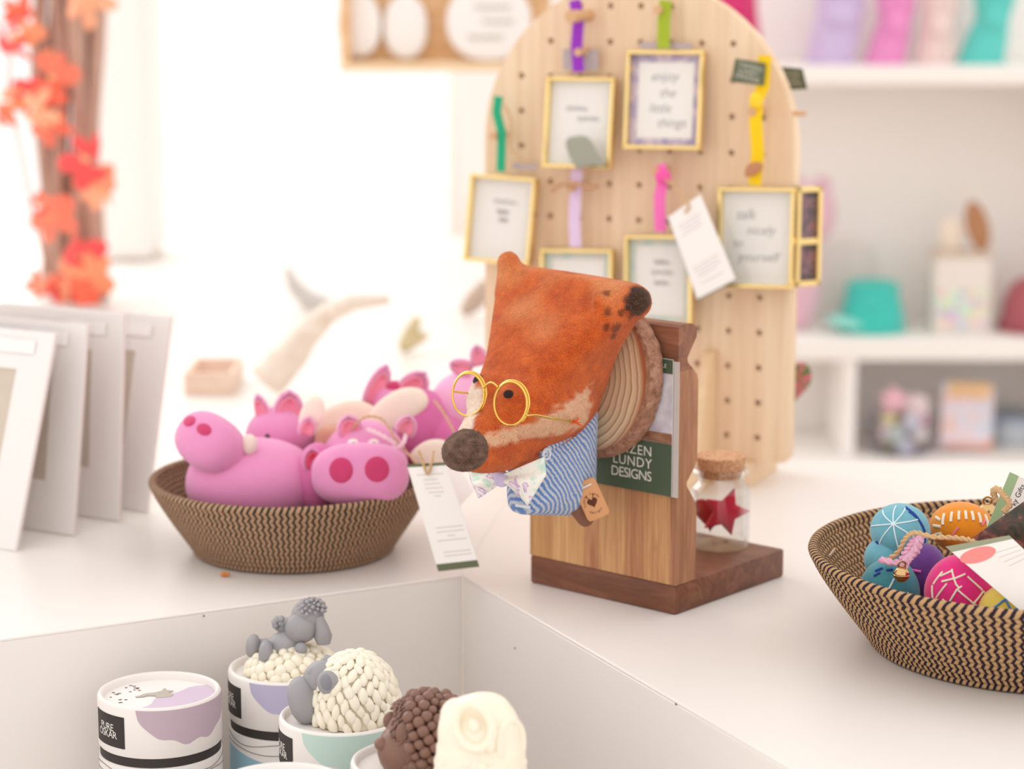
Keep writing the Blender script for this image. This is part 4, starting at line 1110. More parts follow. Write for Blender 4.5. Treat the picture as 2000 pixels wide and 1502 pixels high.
# ------------------------------------------------------------------ animal soaps
SOAP_W = flat((245, 236, 216), rough=.45, var=.03, spec=.4, sss=.12)
SOAP_G = flat((156, 154, 157), rough=.45, var=.06, vs_=60, spec=.4, bump=.08)
SOAP_B = flat((130, 96, 82), rough=.4, var=.08, spec=.4)
def lid_c(t): return Vector((t.location.x, t.location.y, TUBE_TOP - .0050 * TK))
def bumps(c, R, n, sz, mat, name, parent, zs=1.0, elong=1.6, zmin=-.05, seed=0, base=True, skip=None, flat_=.55, floor=None):
    """dome covered with small lumps"""
    rg = random.Random(seed); m = MB()
    if base: m.ell(c, (R[0] * .93, R[1] * .93, R[2] * .93), seg=28, rings=18)
    gold = PI * (3 - math.sqrt(5))
    for k in range(n * 2):
        z = 1 - 2 * (k + .5) / (n * 2)
        if z < zmin: continue
        rr = math.sqrt(1 - z * z); a = k * gold
        d = Vector((rr * math.cos(a), rr * math.sin(a), z))
        if skip and skip(d): continue
        p = Vector(c) + Vector((d.x * R[0], d.y * R[1], d.z * R[2])) * .97
        up = Vector((0, 0, 1)) - d * d.z
        if up.length < .05: up = d.orthogonal()
        up.normalize(); up = (Matrix.Rotation(rg.uniform(-.6, .6), 3, d) @ up); sd = up.cross(d)
        s = sz * rg.uniform(.8, 1.2)
        m.ell(p, (s, s * elong, s * flat_ * 1.3), frame_from((0, 0, 0), sd, up, d).to_3x3(), 9, 6)
    if floor is not None:
        for v in m.v: v.z = max(v.z, floor)
    o = m.build(name, mat, parent); o['kind'] = 'stuff'; return o
# fluffy sheep
lc = lid_c(t3); s3 = thing('sheep_soap', 'cream woolly sheep soap with grey head on the mint tube', 'soap', lc)
dc = (D(693, 1400, lc.y) - lc) / TK; dc.z = .0072; dc.y = .002
bumps(dc, (.0285, .0275, .0380), 140, .0031, SOAP_W, 'wool', s3, floor=.0003, zmin=-.16, elong=1.85, seed=4)
s3.scale = (TK,) * 3
def q3(x, y, dy=0.0): return (D(x, y, lc.y + dy * TK) - lc) / TK
MB().ell(q3(594, 1368, -.003), (.0100, .0105, .0155), Matrix.Rotation(-.25, 3, 'Y'), p=2.2).build('muzzle', SOAP_G, s3)
MB().ell(q3(625, 1325, 0), (.0105, .0100, .0120), Matrix.Rotation(.5, 3, 'Y')).build('forehead', SOAP_G, s3)
MB().tube([q3(632, 1304, .006), q3(640, 1295, .006), q3(655, 1300, .004), q3(658, 1308, .002)], [.005, .0055, .005, .003], 12).build('ear', SOAP_G, s3)
e = MB().ell(q3(641, 1334, -.017), (.0070, .0040, .0080), Matrix.Rotation(-.2, 3, 'Y')); e.build('ear', SOAP_G, s3)
MB().ell(q3(637, 1333, -.0205), (.0035, .0016, .0052), Matrix.Rotation(-.2, 3, 'Y')).build('ear_hollow', flat((138, 138, 146), rough=.5), s3)
MB().ell(q3(608, 1314, -.004), (.0028, .003, .0036)).build('eye_bump', SOAP_G, s3)
# lying sheep
lc = lid_c(t2); s2 = thing('sheep_soap', 'grey sheep soap lying back on a low cream cushion', 'soap', lc)
bumps(Vector((.0035, 0, 0)), (.0315, .0300, .0190), 95, .0038, SOAP_W, 'wool', s2, floor=.0003, zmin=-.02, elong=1.15, seed=9)
s2.scale = (TK,) * 3
def q2(x, y, dy=0.0): return (D(x, y, lc.y + dy * TK) - lc) / TK
GT = flat((164, 162, 166), rough=.5, var=.08, vs_=200, bump=.35, bs=500)
MB().ell(q2(556, 1256, 0), (.0155, .0095, .0085), Matrix.Rotation(-.42, 3, 'Y')).build('body', GT, s2)
MB().ell(q2(588, 1226, -.004), (.0110, .0100, .0105)).build('muzzle', SOAP_G, s2)
MB().ell(q2(601, 1203, 0), (.0110, .0095, .0120), Matrix.Rotation(.3, 3, 'Y')).build('head', SOAP_G, s2)
bumps(q2(608, 1197, -.001), (.0105, .0100, .0100), 60, .0013, GT, 'curls', s2, elong=1.0, seed=2, flat_=.9, base=False, zmin=.15)
MB().tube([q2(622, 1204, -.005), q2(628, 1225, -.006), q2(631, 1243, -.006), q2(632, 1257, -.006)], [.003, .0048, .0062, .0046], 12).build('ear', SOAP_G, s2)
MB().tube([q2(626, 1186, .0), q2(624, 1196, -.001)], [.0012, .003], 10).build('ear_tip', SOAP_G, s2)
MB().tube([q2(592, 1182, .004), q2(594, 1190, .003)], [.0012, .0028], 10).build('ear_tip', SOAP_G, s2)
MB().tube([q2(565, 1240, .004), q2(556, 1226, .003), q2(548, 1217, .002)], [.0055, .0050, .0058], 12).build('arm', SOAP_G, s2)
for k, (x, y) in enumerate(((537, 1215), (541, 1210), (549, 1209), (538, 1221))): MB().ell(q2(x, y, -.002), (.0024, .003, .0024), seg=12, rings=8).build('finger', SOAP_G, s2)
for (x, y, dy) in ((494, 1262, .006), (519, 1274, -.010)):
    MB().ell(q2(x, y, dy), (.0048, .0075, .0080), Matrix.Rotation(.1, 3, 'Y'), p=2.3).build('hoof', SOAP_G, s2)
    MB().tube([q2(x + 6, y + 2, dy + .006), q2(545, 1262, .002)], [.0055, .0060], 10).build('leg', SOAP_G, s2)
MB().ell(q2(588, 1266, -.012), (.0042, .0042, .0042)).build('hand', SOAP_G, s2)
# hedgehog
lc = lid_c(t4); s4 = thing('hedgehog_soap', 'chocolate brown hedgehog soap with beaded back', 'soap', lc)
s4.scale = (TK,) * 3
def q4(x, y, dy=0.0): return (D(x, y, lc.y + dy * TK) - lc) / TK
hc = q4(836, 1436, -0.001)
MB().ell(q4(822, 1452, 0), (.0225, .0230, .0270), Matrix.Rotation(.25, 3, 'Y'), 28, 18).build('body', SOAP_B, s4)
bumps(hc, (.0268, .0268, .0262), 120, .0034, SOAP_B, 'beads', s4, zmin=-.9, elong=1.0, seed=5, base=False, skip=lambda d: d.x < -.42 or d.z < -.75, flat_=.75)
bumps(q4(822, 1432, 0.002), (.0240, .0240, .0240), 330, .0010, SOAP_B, 'fur_fringe', s4, zmin=-.95, elong=2.2, seed=6, base=False, skip=lambda d: d.x > -.15 or d.x < -.72, flat_=.8)
MB().ell(q4(790, 1466, -.004), (.0160, .0175, .0170), Matrix.Rotation(-.4, 3, 'Y')).build('face', SOAP_B, s4)
MB().tube([q4(785, 1468, -.005), q4(768, 1466, -.006), q4(752, 1462, -.007)], [.012, .0080, .0050], 14).build('snout', SOAP_B, s4)
MB().ell(q4(746, 1453, -.010), (.0046, .0046, .0042)).build('nose', SOAP_B, s4)
MB().ell(q4(789, 1432, -.017), (.0050, .0030, .0068), Matrix.Rotation(.2, 3, 'Y')).build('ear', SOAP_B, s4)
MB().ell(q4(762, 1407, .004), (.0042, .0030, .0055), Matrix.Rotation(.2, 3, 'Y')).build('ear', SOAP_B, s4)
MB().ell(q4(769, 1459, -.0165), (.0016, .0012, .0019), seg=12, rings=8).build('eye', SOAP_B, s4)
MB().ell(q4(800, 1498, -.018), (.0050, .0045, .0040)).build('paw', SOAP_B, s4)
# owl
lc = lid_c(t6); s6 = thing('owl_soap', 'cream owl soap with big ringed eyes in the foreground', 'soap', lc)
s6.scale = (TK,) * 3
def q6(x, y, dy=0.0): return (D(x, y, lc.y + dy * TK) - lc) / TK
ob = MB()
ob.ell(q6(938, 1500, 0), (.0255, .0230, .0360), p=2.3); ob.ell(q6(936, 1432, 0), (.0235, .0210, .0220), p=2.2)
ob.ell(q6(890, 1400, 0), (.0090, .0085, .0110)); ob.ell(q6(982, 1412, .004), (.0075, .0085, .0090)); ob.ell(q6(945, 1382, 0), (.0150, .0130, .0085))
om = remeshed(ob, .0018, 6); om.materials.clear(); om.materials.append(SOAP_W); om.polygons.foreach_set('use_smooth', [True] * len(om.polygons))
part('body', om, s6)
for (x, y, yaw) in ((925, 1418, -.15), (996, 1450, .9)):
    p = q6(x, y, -.0195 if yaw < 0 else -.010); Mw = cam_M(lc, .35, yaw).to_3x3()
    MB().tube([p + Mw @ Vector((.0100 * math.cos(a), .0125 * math.sin(a), 0)) for a in [2 * PI * k / 28 for k in range(28)]], .0030, 8, closed=True).build('eye_ring', SOAP_W, s6)
    MB().ell(p + Mw @ Vector((0, 0, -.001)), (.0038, .0046, .0030), Mw).build('eye', SOAP_W, s6)
p = q6(958, 1452, -.021); MB().ell(p, (.003, .004, .006)).build('beak', SOAP_W, s6)
bumps(q6(938, 1500, 0), (.0252, .0228, .0352), 120, .0026, SOAP_W, 'feathers', s6, zmin=-.9, elong=1.4, seed=8, base=False, skip=lambda d: d.z > .55)
# ------------------------------------------------------------------ mounted prints in sleeves, leaning in a row
cdir = Vector((math.cos(math.radians(28)), -math.sin(math.radians(28)), 0))
MATB = flat((240, 235, 232), rough=.7, var=.01)
PRB = flat((206, 192, 176), rough=.7, var=.12, vs_=30)
BACKB = flat((232, 216, 210), rough=.8)
clab = ['mounted print in a clear sleeve, nearest of the leaning row', 'second mounted print in the leaning row behind the nearest one', 'third mounted print in the leaning row', 'rearmost mounted print of the leaning row beside the pig basket']
for k, ((bx, by), (tx_, ty_), W) in enumerate((((28, 1078), (107, 652), .19), ((141, 1048), (168, 636), .19), ((230, 1020), (240, 616), .19), ((284, 1002), (332, 620), .19))):
    b0 = G(bx, by, 0); tp = on_plane(tx_, ty_, b0, cdir); upv = tp - b0; Hc = upv.length; upv.normalize()
    nrm = cdir.cross(upv).normalized()
    M = frame_from(b0 + Vector((0, 0, .0008)), cdir, upv, nrm)
    o = thing('mounted_print', clab[k], 'print', M=M, group='mounted prints leaning in a row')
    MB().box((-W, 0, -.0052), (0, Hc, -.0030), .0003).build('backing_board', BACKB, o, smooth=False)
    w = .034
    m = MB()
    for lo, hi in (((-W, 0, -.0029), (0, w * 1.3, -.0008)), ((-W, Hc - w, -.0029), (0, Hc, -.0008)), ((-w, w * 1.3, -.0029), (0, Hc - w, -.0008)), ((-W, w * 1.3, -.0029), (-W + w, Hc - w, -.0008))): m.box(lo, hi)
    m.build('mount', MATB, o, smooth=False)
    MB().box((-W + w, w * 1.3, -.0029), (-w, Hc - w, -.0022)).build('picture', PRB, o, smooth=False)
    MB().box((-W - .003, -.0006, -.0062), (.0050, Hc + .004, 0.0), .0006).build('clear_sleeve', CELLO, o, smooth=False)
    MB().box((-.060, Hc - .020, .0002), (-.018, Hc - .008, .0004)).build('price_sticker', flat((240, 236, 234), rough=.5), o, smooth=False)

# ------------------------------------------------------------------ arched peg board
ba = math.radians(23.5)
ub = Vector((math.cos(ba), -math.sin(ba), 0)); nb = Vector((-math.sin(ba), -math.cos(ba), 0))
P0 = G(1457, 948, 0)
PBM = frame_from(P0, ub, -nb, Vector((0, 0, 1)))              # local x right, y away, z up
PBI = PBM.inverted()
def bp(x, y, n=0.0):
    q = PBI @ on_plane(x, y, P0 + nb * n, nb); return Vector((q.x, -n, q.z))
xr, xl = bp(1543, 700).x, bp(948, 700).x
zb = bp(1541, 906).z; zs = bp(1545, 296).z
R_ = (xr - xl) / 2; cx_ = (xr + xl) / 2
pb = thing('peg_board', 'tall arched pine peg board hung with little gold frames', 'peg board', M=PBM)
pine = wood('pine', (226, 194, 160), (242, 218, 188), (85, 30, 3.0), .6, .6, .25)
cu = bpy.data.curves.new('board', 'CURVE'); cu.dimensions = '2D'; cu.fill_mode = 'BOTH'; cu.extrude = .0090; cu.bevel_depth = 0
def spl(pts):
    s = cu.splines.new('POLY'); s.points.add(len(pts) - 1)
    for q, (x, y) in zip(s.points, pts): q.co = (x, y, 0, 1)
    s.use_cyclic_u = True
arch = [(xl, zb + .004), (xl + .004, zb), (xr - .004, zb), (xr, zb + .004)] + [(cx_ + R_ * math.cos(PI * k / 40), zs + R_ * math.sin(PI * k / 40)) for k in range(41)]
spl(arch)
h0 = bp(1480, 787); h1 = bp(1420, 785); sx_ = abs(h0.x - h1.x); sz_ = bp(1480, 787).z - bp(1480, 855).z
hr = .0030
ncol = 0
k = 0
while True:
    x = h0.x - k * sx_
    if x < xl + .012: break
    j = -2
    while True:
        z = h0.z + j * sz_; j += 1
        if z > zs + R_: break
        if z < zb + .012: continue
        if z > zs and math.hypot(x - cx_, z - zs) > R_ - .012: continue
        spl([(x + hr * math.cos(-2 * PI * i / 12), z + hr * math.sin(-2 * PI * i / 12)) for i in range(12)])
    k += 1
tmp = bpy.data.objects.new('tmp', cu); COL.objects.link(tmp)
bme = bpy.data.meshes.new_from_object(tmp.evaluated_get(bpy.context.evaluated_depsgraph_get()))
bpy.data.objects.remove(tmp); bpy.data.curves.remove(cu)
bme.materials.clear()
bme.materials.append(pine)
bme.transform(Matrix(((1, 0, 0, 0), (0, 0, 1, .009), (0, 1, 0, 0), (0, 0, 0, 1))))
part('board', bme, pb)
# slotted foot: a fin standing square to the board
zf = bp(1400, 690).z; fin = [(-.060, 0), (-.060, .012), (-.018, zf), (-.0005, zf + .004), (-.0005, 0)]
xf = bp(1403, 800).x
MF = Matrix(((0, 0, 1, xf - .012), (1, 0, 0, 0), (0, 1, 0, 0), (0, 0, 0, 1)))
MB().prism(fin, MF, 0, .010, .0006).build('foot', wood('pine_foot', (222, 188, 146), (242, 214, 178), (30, 85, 5), .6, .6, .2), pb, smooth=False)
xq = bp(1457, 930).x; MB().box((xq - .008, .0185, 0), (xq + .008, .075, .10), .0006).build('foot', pine, pb, smooth=False); MB().box((xq - .008, -.012, 0), (xq + .008, .0185, zb - .0005), .0006).build('foot_block', pine, pb, smooth=False)
DOW = flat((214, 170, 128), rough=.6, var=.1)
def peg(x, y, L=.034, r=.0038, n=-.004):
    q = bp(x, y); MB().tube([q + Vector((0, .004, 0)), q + Vector((0, -L, .0))], r, 12).build('peg', DOW, pb)
    return PBM @ (q + Vector((0, -L * .7, r)))
for x, y in ((1303, 18), (1487, 215), (985, 262), (1135, 362), (1300, 330), (1150, 100)): peg(x, y, .028)
peg(1150, 30, .046, .0058)
# pegs poking out past the right and left edge of the board
MB().tube([Vector((xr - .004, .006, bp(1545, 222).z)), Vector((xr + .008, .006, bp(1545, 222).z))], .0022, 8).build('edge_peg', DOW, pb)

# ------------------------------------------------------------------ gold photo frames on ribbons
HAND = flat((170, 166, 168), rough=.8)
def ribbon(name, label, pts, w, colr, group='ribbons on the peg board'):
    return tag(MB().tube([PBM @ Vector(p) for p in pts], w, 8, flat_=(nb, .16)).build(name, felt(colr, .06, .1, .1)), label, 'ribbon', group)
def gold_frame(label, tl, tr, br, bl, n0, n1, border=None, words=(), mirror=False, deep=.010, tint=None):
    a, b, c, d = bp(*tl, n0), bp(*tr, n0), bp(*br, n1), bp(*bl, n1)
    a, b, c, d = (PBM @ q for q in (a, b, c, d))
    org = (a + b + c + d) / 4; x = (b - a + c - d).normalized(); y = (a - d + b - c); y = (y - x * x.dot(y)).normalized(); n = x.cross(y).normalized()
    M = frame_from(org, x, y, n); w = ((b - a).length + (c - d).length) / 2; h = ((a - d).length + (b - c).length) / 2
    o = thing('hanging_picture', label, 'picture', M=M, group='little gold frames on the peg board')
    r = .0019
    for lo, hi in (((-w / 2, h / 2 - 2 * r, -deep), (w / 2, h / 2, .001)), ((-w / 2, -h / 2, -deep), (w / 2, -h / 2 + 2 * r, .001)), ((-w / 2, -h / 2 + 2 * r, -deep), (-w / 2 + 2 * r, h / 2 - 2 * r, .001)), ((w / 2 - 2 * r, -h / 2 + 2 * r, -deep), (w / 2, h / 2 - 2 * r, .001))):
        MB().box(lo, hi, .0007).build('gold_rail', GOLD, o, smooth=False)
    W2, H2 = w / 2 - 2 * r, h / 2 - 2 * r
    MB().box((-W2, -H2, -deep + .0005), (W2, H2, -deep + .0025)).build('backing', border or PAPER, o, smooth=False)
    if border: MB().box((-W2 * .80, -H2 * .84, -deep + .0026), (W2 * .80, H2 * .84, -deep + .0030)).build('paper_card', PAPER, o, smooth=False)
    MB().box((-W2, -H2, -.0030), (W2, H2, -.0022)).build('glass', GLASS, o, smooth=False)
    for (s, sz, px_, py_) in words:
        lettering(s, sz, HAND, o, Matrix.Translation((px_ * W2, py_ * H2, -deep + .0032)), shear=.25, name='handwriting')
    return o, M, W2, H2
def scribble(o, W2, H2, rows, deep=.010, seed=0):
    rg = random.Random(seed)
    for (y, x0, x1) in rows:
        n = 26; pts = []
        for k in range(n):
            s = k / (n - 1); pts.append(Vector(((x0 + (x1 - x0) * s) * W2 + .0009 * math.sin(k * 1.9), y * H2 + .0022 * math.sin(k * 1.25 + rg.random() * .8), -deep + .0034)))
        MB().tube(pts, .0004, 5).build('handwriting', HAND, o)
PRB2 = NT('floral_border'); fv = PRB2.obj(); ff = PRB2.noise(fv, 90, 3)
PRB2.col(PRB2.ramp(ff, [(.35, c4((148, 132, 178))), (.5, c4((186, 170, 204))), (.62, c4((222, 200, 212)))])); PRB2.set(Roughness=.7)
MINT = NT('mint_border'); fv = MINT.obj(); ff = MINT.noise(fv, 60, 3); MINT.col(MINT.ramp(ff, [(.35, c4((196, 218, 214))), (.55, c4((222, 228, 222))), (.65, c4((234, 214, 208)))])); MINT.set(Roughness=.7)
WASH = flat((247, 247, 246), rough=.7, var=.03)
o, M, W2, H2 = gold_frame('gold frame with lavender border reading enjoy the little things', (1228, 98), (1376, 98), (1365, 293), (1211, 290), .014, .026, PRB2.m,
    [('enjoy', .0125, -.05, .52), ('the', .0120, .05, .16), ('little', .0120, -.15, -.18), ('things', .0120, .20, -.50)])
o, M, W2, H2 = gold_frame('gold frame reflecting white light beside the lavender one', (1070, 150), (1202, 150), (1189, 330), (1055, 326), .016, .030, WASH); scribble(o, W2, H2, [(.35, -.5, .2), (.1, -.1, .6)], seed=1)
o, M, W2, H2 = gold_frame('gold frame hanging lowest at the left edge above the fox ear', (919, 342), (1047, 344), (1032, 524), (903, 505), .016, .028, WASH); scribble(o, W2, H2, [(.45, -.35, .45), (.2, -.2, .2), (0, -.1, .2)], seed=2)
o, M, W2, H2 = gold_frame('gold frame mostly hidden behind the top of the fox head', (1060, 486), (1200, 486), (1190, 665), (1046, 660), .014, .024, MINT.m)
o, M, W2, H2 = gold_frame('gold frame with pale mint border behind the fox right ear', (1226, 460), (1356, 458), (1346, 640), (1210, 636), .014, .026, MINT.m); scribble(o, W2, H2, [(.45, -.2, .3), (.2, -.3, .4), (-.05, -.2, .3)], seed=3)
o, M, W2, H2 = gold_frame('gold frame reading talk nicely to yourself at the right edge', (1402, 366), (1554, 366), (1545, 566), (1396, 560), .016, .028, WASH,
    words=[('talk', .0130, -.35, .50), ('nicely', .0120, .10, .16), ('to', .0110, -.55, -.12), ('yourself', .0120, .05, -.42)])
# deep frame hung round the corner of the board, seen from its side
a0 = PBM @ bp(1556, 366, .004); dl = Vector((.34, .94, 0)).normalized()
fo = thing('hanging_picture', 'gold frame turned sideways at the board edge with dark dried petals', 'picture', a0, group='little gold frames on the peg board')
dw = on_plane(1608, 372, a0, Vector((dl.y, -dl.x, 0)).normalized()) - a0; wd = .030; hd = abs((on_plane(1550, 560, a0, nb) - a0).z)
side = (D(1606, 375, a0.y + .012) - a0); side.z = 0; wd = side.length; side.normalize(); sn_ = Vector((side.y, -side.x, 0))
MFr = frame_from(Vector((0, 0, 0)), side, Vector((0, 0, 1)), sn_)
for lo, hi in (((0, -.005, -.010), (wd, 0, .002)), ((0, -hd, -.010), (wd, -hd + .005, .002)), ((0, -hd, -.010), (.005, 0, .002)), ((wd - .005, -hd, -.010), (wd, 0, .002)), ((0, -hd * .55 - .003, -.008), (wd, -hd * .55 + .003, .0015))):
    MB().box(lo, hi, .0006, MFr).build('gold_rail', GOLD, fo, smooth=False)
pet = NT('dried_petals'); pv3 = pet.obj(); pf3 = pet.noise(pv3, 130, 3, .6, .5); pet.col(pet.ramp(pf3, [(.35, c4((62, 42, 58))), (.5, c4((110, 78, 96))), (.6, c4((160, 116, 124))), (.68, c4((180, 60, 70)))])); pet.set(Roughness=.6)
MB().box((.005, -hd + .005, -.008), (wd - .005, -.005, -.005), 0, MFr).build('dried_petals', pet.m, fo, smooth=False)
MB().box((.005, -hd + .005, -.001), (wd - .005, -.005, -.0004), 0, MFr).build('glass', GLASS, fo, smooth=False)

def bpl(pts, n=.028): return [bp(x, y, n) for x, y in pts]
ribbon('ribbon', 'purple ribbon holding the frame that reflects white light', bpl([(1122, 0), (1130, 40), (1126, 90), (1130, 140)], .024), .0058, (152, 62, 190))
ribbon('ribbon', 'olive green ribbon holding the lavender bordered frame', bpl([(1300, 0), (1296, 50), (1296, 95)], .020), .0062, (166, 184, 58))
ribbon('ribbon', 'green ribbon at the left edge of the peg board', bpl([(974, 188), (970, 220), (980, 260), (978, 335)], .024), .0046, (50, 172, 128))
ribbon('ribbon', 'long lavender ribbon in the middle of the peg board', bpl([(1127, 330), (1124, 380), (1122, 430), (1124, 482)], .020), .0060, (226, 202, 232))
ribbon('ribbon', 'bright pink ribbon above the mint bordered frame', bpl([(1288, 322), (1296, 345), (1288, 385), (1290, 452)], .024), .0058, (246, 120, 190))
MB().ell((0, 0, 0), (.007, .004, .007))
kn_ = tag(MB().ell(PBM @ bp(1295, 345, .027), (.0075, .004, .0065), p=2.3).build('ribbon_knot', felt((244, 96, 172), .06, .1, .1)), 'knot of the bright pink ribbon', 'ribbon')
ribbon('ribbon', 'yellow ribbon hanging from the green tag to the right frame', bpl([(1494, 108), (1490, 170), (1478, 195), (1476, 235), (1480, 300), (1474, 362)], .026), .0062, (246, 206, 40))
tag(MB().ell(PBM @ bp(1477, 196, .029), (.0062, .004, .0075), p=2.3).build('ribbon_knot', felt((250, 210, 60), .06, .1, .1)), 'knot of the yellow ribbon', 'ribbon')
# small green brand tags at the top right of the board
def board_tag(label, P, n0, n1, txt):
    return quad_tag('brand_tag', label, 'tag', (PBM @ bp(*P[0], n0), PBM @ bp(*P[1], n1), PBM @ bp(*P[2], n1), PBM @ bp(*P[3], n0)), .0006, flat((98, 104, 80), rough=.6))
t, patch, Mq, wh = board_tag('dark green brand tag on the yellow ribbon', ((1436, 114), (1496, 124), (1492, 167), (1427, 160)), .034, .030, 0)
for k, s in enumerate(('TAMZEN', 'LUNDY', 'DESIGNS')):
    lettering(s, .0056, flat((206, 206, 190), rough=.6), t, Matrix.Rotation(-.12, 4, 'Z') @ Matrix.Translation((0, .0050 - .0050 * k, .0006)))
q1, q2_ = D(1520, 129, 2.13), D(1568, 134, 2.12)
t, patch, Mq, wh = quad_tag('brand_tag', 'dark green brand tag sticking out past the board edge', 'tag', (D(1519, 130, 2.16), D(1568, 134, 2.14), D(1576, 174, 2.14), D(1535, 176, 2.16)), .0006, flat((86, 94, 70), rough=.6))
for k, s in enumerate(('TAMZEN', 'LUNDY', 'DESIGNS')):
    lettering(s, .0042, flat((196, 198, 180), rough=.6), t, Matrix.Translation((.001, .0048 - .0046 * k, .0006)))
# printed swing tag on twine in front of the pegboard
t, patch, Mq, wh = quad_tag('swing_tag', 'tilted white swing tag with grey back on the peg board', 'tag', [PBM @ bp(x, y, n_) for x, y, n_ in ((1305, 424, .040), (1368, 380, .040), (1437, 545, .048), (1362, 584, .048))], .0006, PAPER, flat((122, 140, 140), rough=.6), None,
    [(.15, .85, .16), (.2, .8, .20), (.25, .75, .24), (.15, .8, .28), (.15, .85, .66), (.15, .8, .70), (.2, .85, .74), (.2, .7, .78), (.2, .8, .86)], marks=flat((206, 200, 204), rough=.8))
def bt_(pts, r=.0007): return [PBM @ bp(x, y, n_) for x, y, n_ in pts]
twine('tag_string', 'twine from the pink knot to the tilted swing tag', bt_([(1300, 350, .03), (1322, 372, .034), (1345, 400, .042), (1338, 415, .042)]), .0008)
# heart shaped felt tag on the reflecting frame
hq = PBM @ bp(1135, 295, .040)
tag(puff(dense([(-.015, .010), (-.004, .014), (.008, .012), (.019, -.006), (.021, -.014), (.012, -.013), (-.004, -.016), (-.013, -.003)], 3), frame_from(hq, ub, Vector((0, 0, 1)), nb), .0016, flat((160, 162, 146), rough=.7, var=.08), 'leaf_tag'), 'grey-green leaf tag in front of the reflecting frame', 'tag')
for (x, y, lab, s) in ((1472, 333, 'tan paper leaf on the yellow ribbon', 1.0),):
    hq = PBM @ bp(x, y, .033)
    tag(puff(dense([(-.008, -.006), (-.006, .005), (.004, .008), (.009, .004), (.003, -.003)], 3), frame_from(hq, ub, Vector((0, 0, 1)), nb), .0012, flat((190, 134, 96), rough=.8), 'paper_leaf'), lab, 'leaf')
twine('raffia_bow', 'brown raffia bow across the lavender ribbon', bt_([(1078, 372, .030), (1095, 360, .030), (1125, 358, .032), (1150, 366, .030), (1168, 362, .030)]), .0016, flat((196, 152, 118), rough=.9, var=.2, vs_=300))
twine('raffia_string', 'thin raffia string beside the green ribbon', bt_([(986, 205, .03), (1000, 240, .03), (998, 290, .03), (1030, 320, .03)]), .0009)
# clip cards peeking out above two frames
for (x0, y0, x1, y1, lab) in ((1100, 96, 1168, 138, 'small grey printed card tucked behind the purple ribbon'), (1250, 82, 1350, 96, 'edge of a dark card behind the olive ribbon'), (1002, 318, 1048, 332, 'small printed card beside the green ribbon')):
    a = bp(x0, y0, .012); b = bp(x1, y1, .012)
    tag(MB().box((min(a.x, b.x), -.0125, min(a.z, b.z)), (max(a.x, b.x), -.0115, max(a.z, b.z)), 0, PBM).build('clip_card', flat((186, 172, 172), rough=.7, var=.2, vs_=90), smooth=False), lab, 'card')
# patterned felt heart hanging behind the board's right edge
hq = D(1543, 745, 2.16)
HTF = NT('folk_pattern'); hv = HTF.obj(); hf = HTF.noise(hv, 70, 2, .5, 1.2)
HTF.col(HTF.ramp(hf, [(.40, c4((92, 118, 66))), (.50, c4((110, 128, 74))), (.53, c4((214, 110, 122))), (.60, c4((200, 96, 112))), (.63, c4((104, 134, 130)))], 'CONSTANT')); HTF.set(Roughness=.9)
tag(puff([(x * 1.0, y * 1.25) for x, y in heart(.0215)], frame_from(hq, ub, Vector((0, 0, 1)), nb), .008, HTF.m, 'felt_heart'), 'green patterned felt heart peeking out behind the peg board', 'ornament')
# ------------------------------------------------------------------ white shelf unit at the back right
SY0, SY1 = 3.92, 4.137
def zy(y, Y): return D(1500, y, Y).z
sh = thing('shelf_unit', 'white wooden shelf unit along the back wall', 'shelf', (D(1700, 690, SY0).x, SY0, FLOOR_Z))
X0s, X1s = D(985, 600, SY0).x, D(2250, 600, SY0).x
def sbox(x0, x1, y0, y1, z0, z1, nm): MB().box((x0 - sh.location.x, y0 - SY0, z0 - FLOOR_Z), (x1 - sh.location.x, y1 - SY0, z1 - FLOOR_Z), .002).build(nm, WALLP, sh, smooth=False)
zt0, zt1 = zy(166, SY0), zy(131, SY0)
zm0, zm1 = zy(704, SY0), zy(664, SY0)
zc = zy(893, SY0)
sbox(D(1372, 150, SY0).x, X1s, SY0, SY1, zt0, zt1, 'shelf_board')
sbox(D(1470, 680, SY0).x, X1s, SY0, SY1, zm0, zm1, 'shelf_board')
sbox(X0s, X1s, SY0 - .10, SY1, zc - .04, zc, 'shelf_board')
for x in (1648, 2120):
    xx = D(x, 780, SY0).x; sbox(xx, xx + .022, SY0 + .005, SY1, zc, zm0, 'upright')
sbox(X0s, X1s, SY0 - .06, SY0 - .04, FLOOR_Z, zc - .04, 'plinth_panel')
xx = D(2150, 400, SY0).x; sbox(xx, xx + .022, SY0 + .005, SY1, zm1, zt0, 'upright')
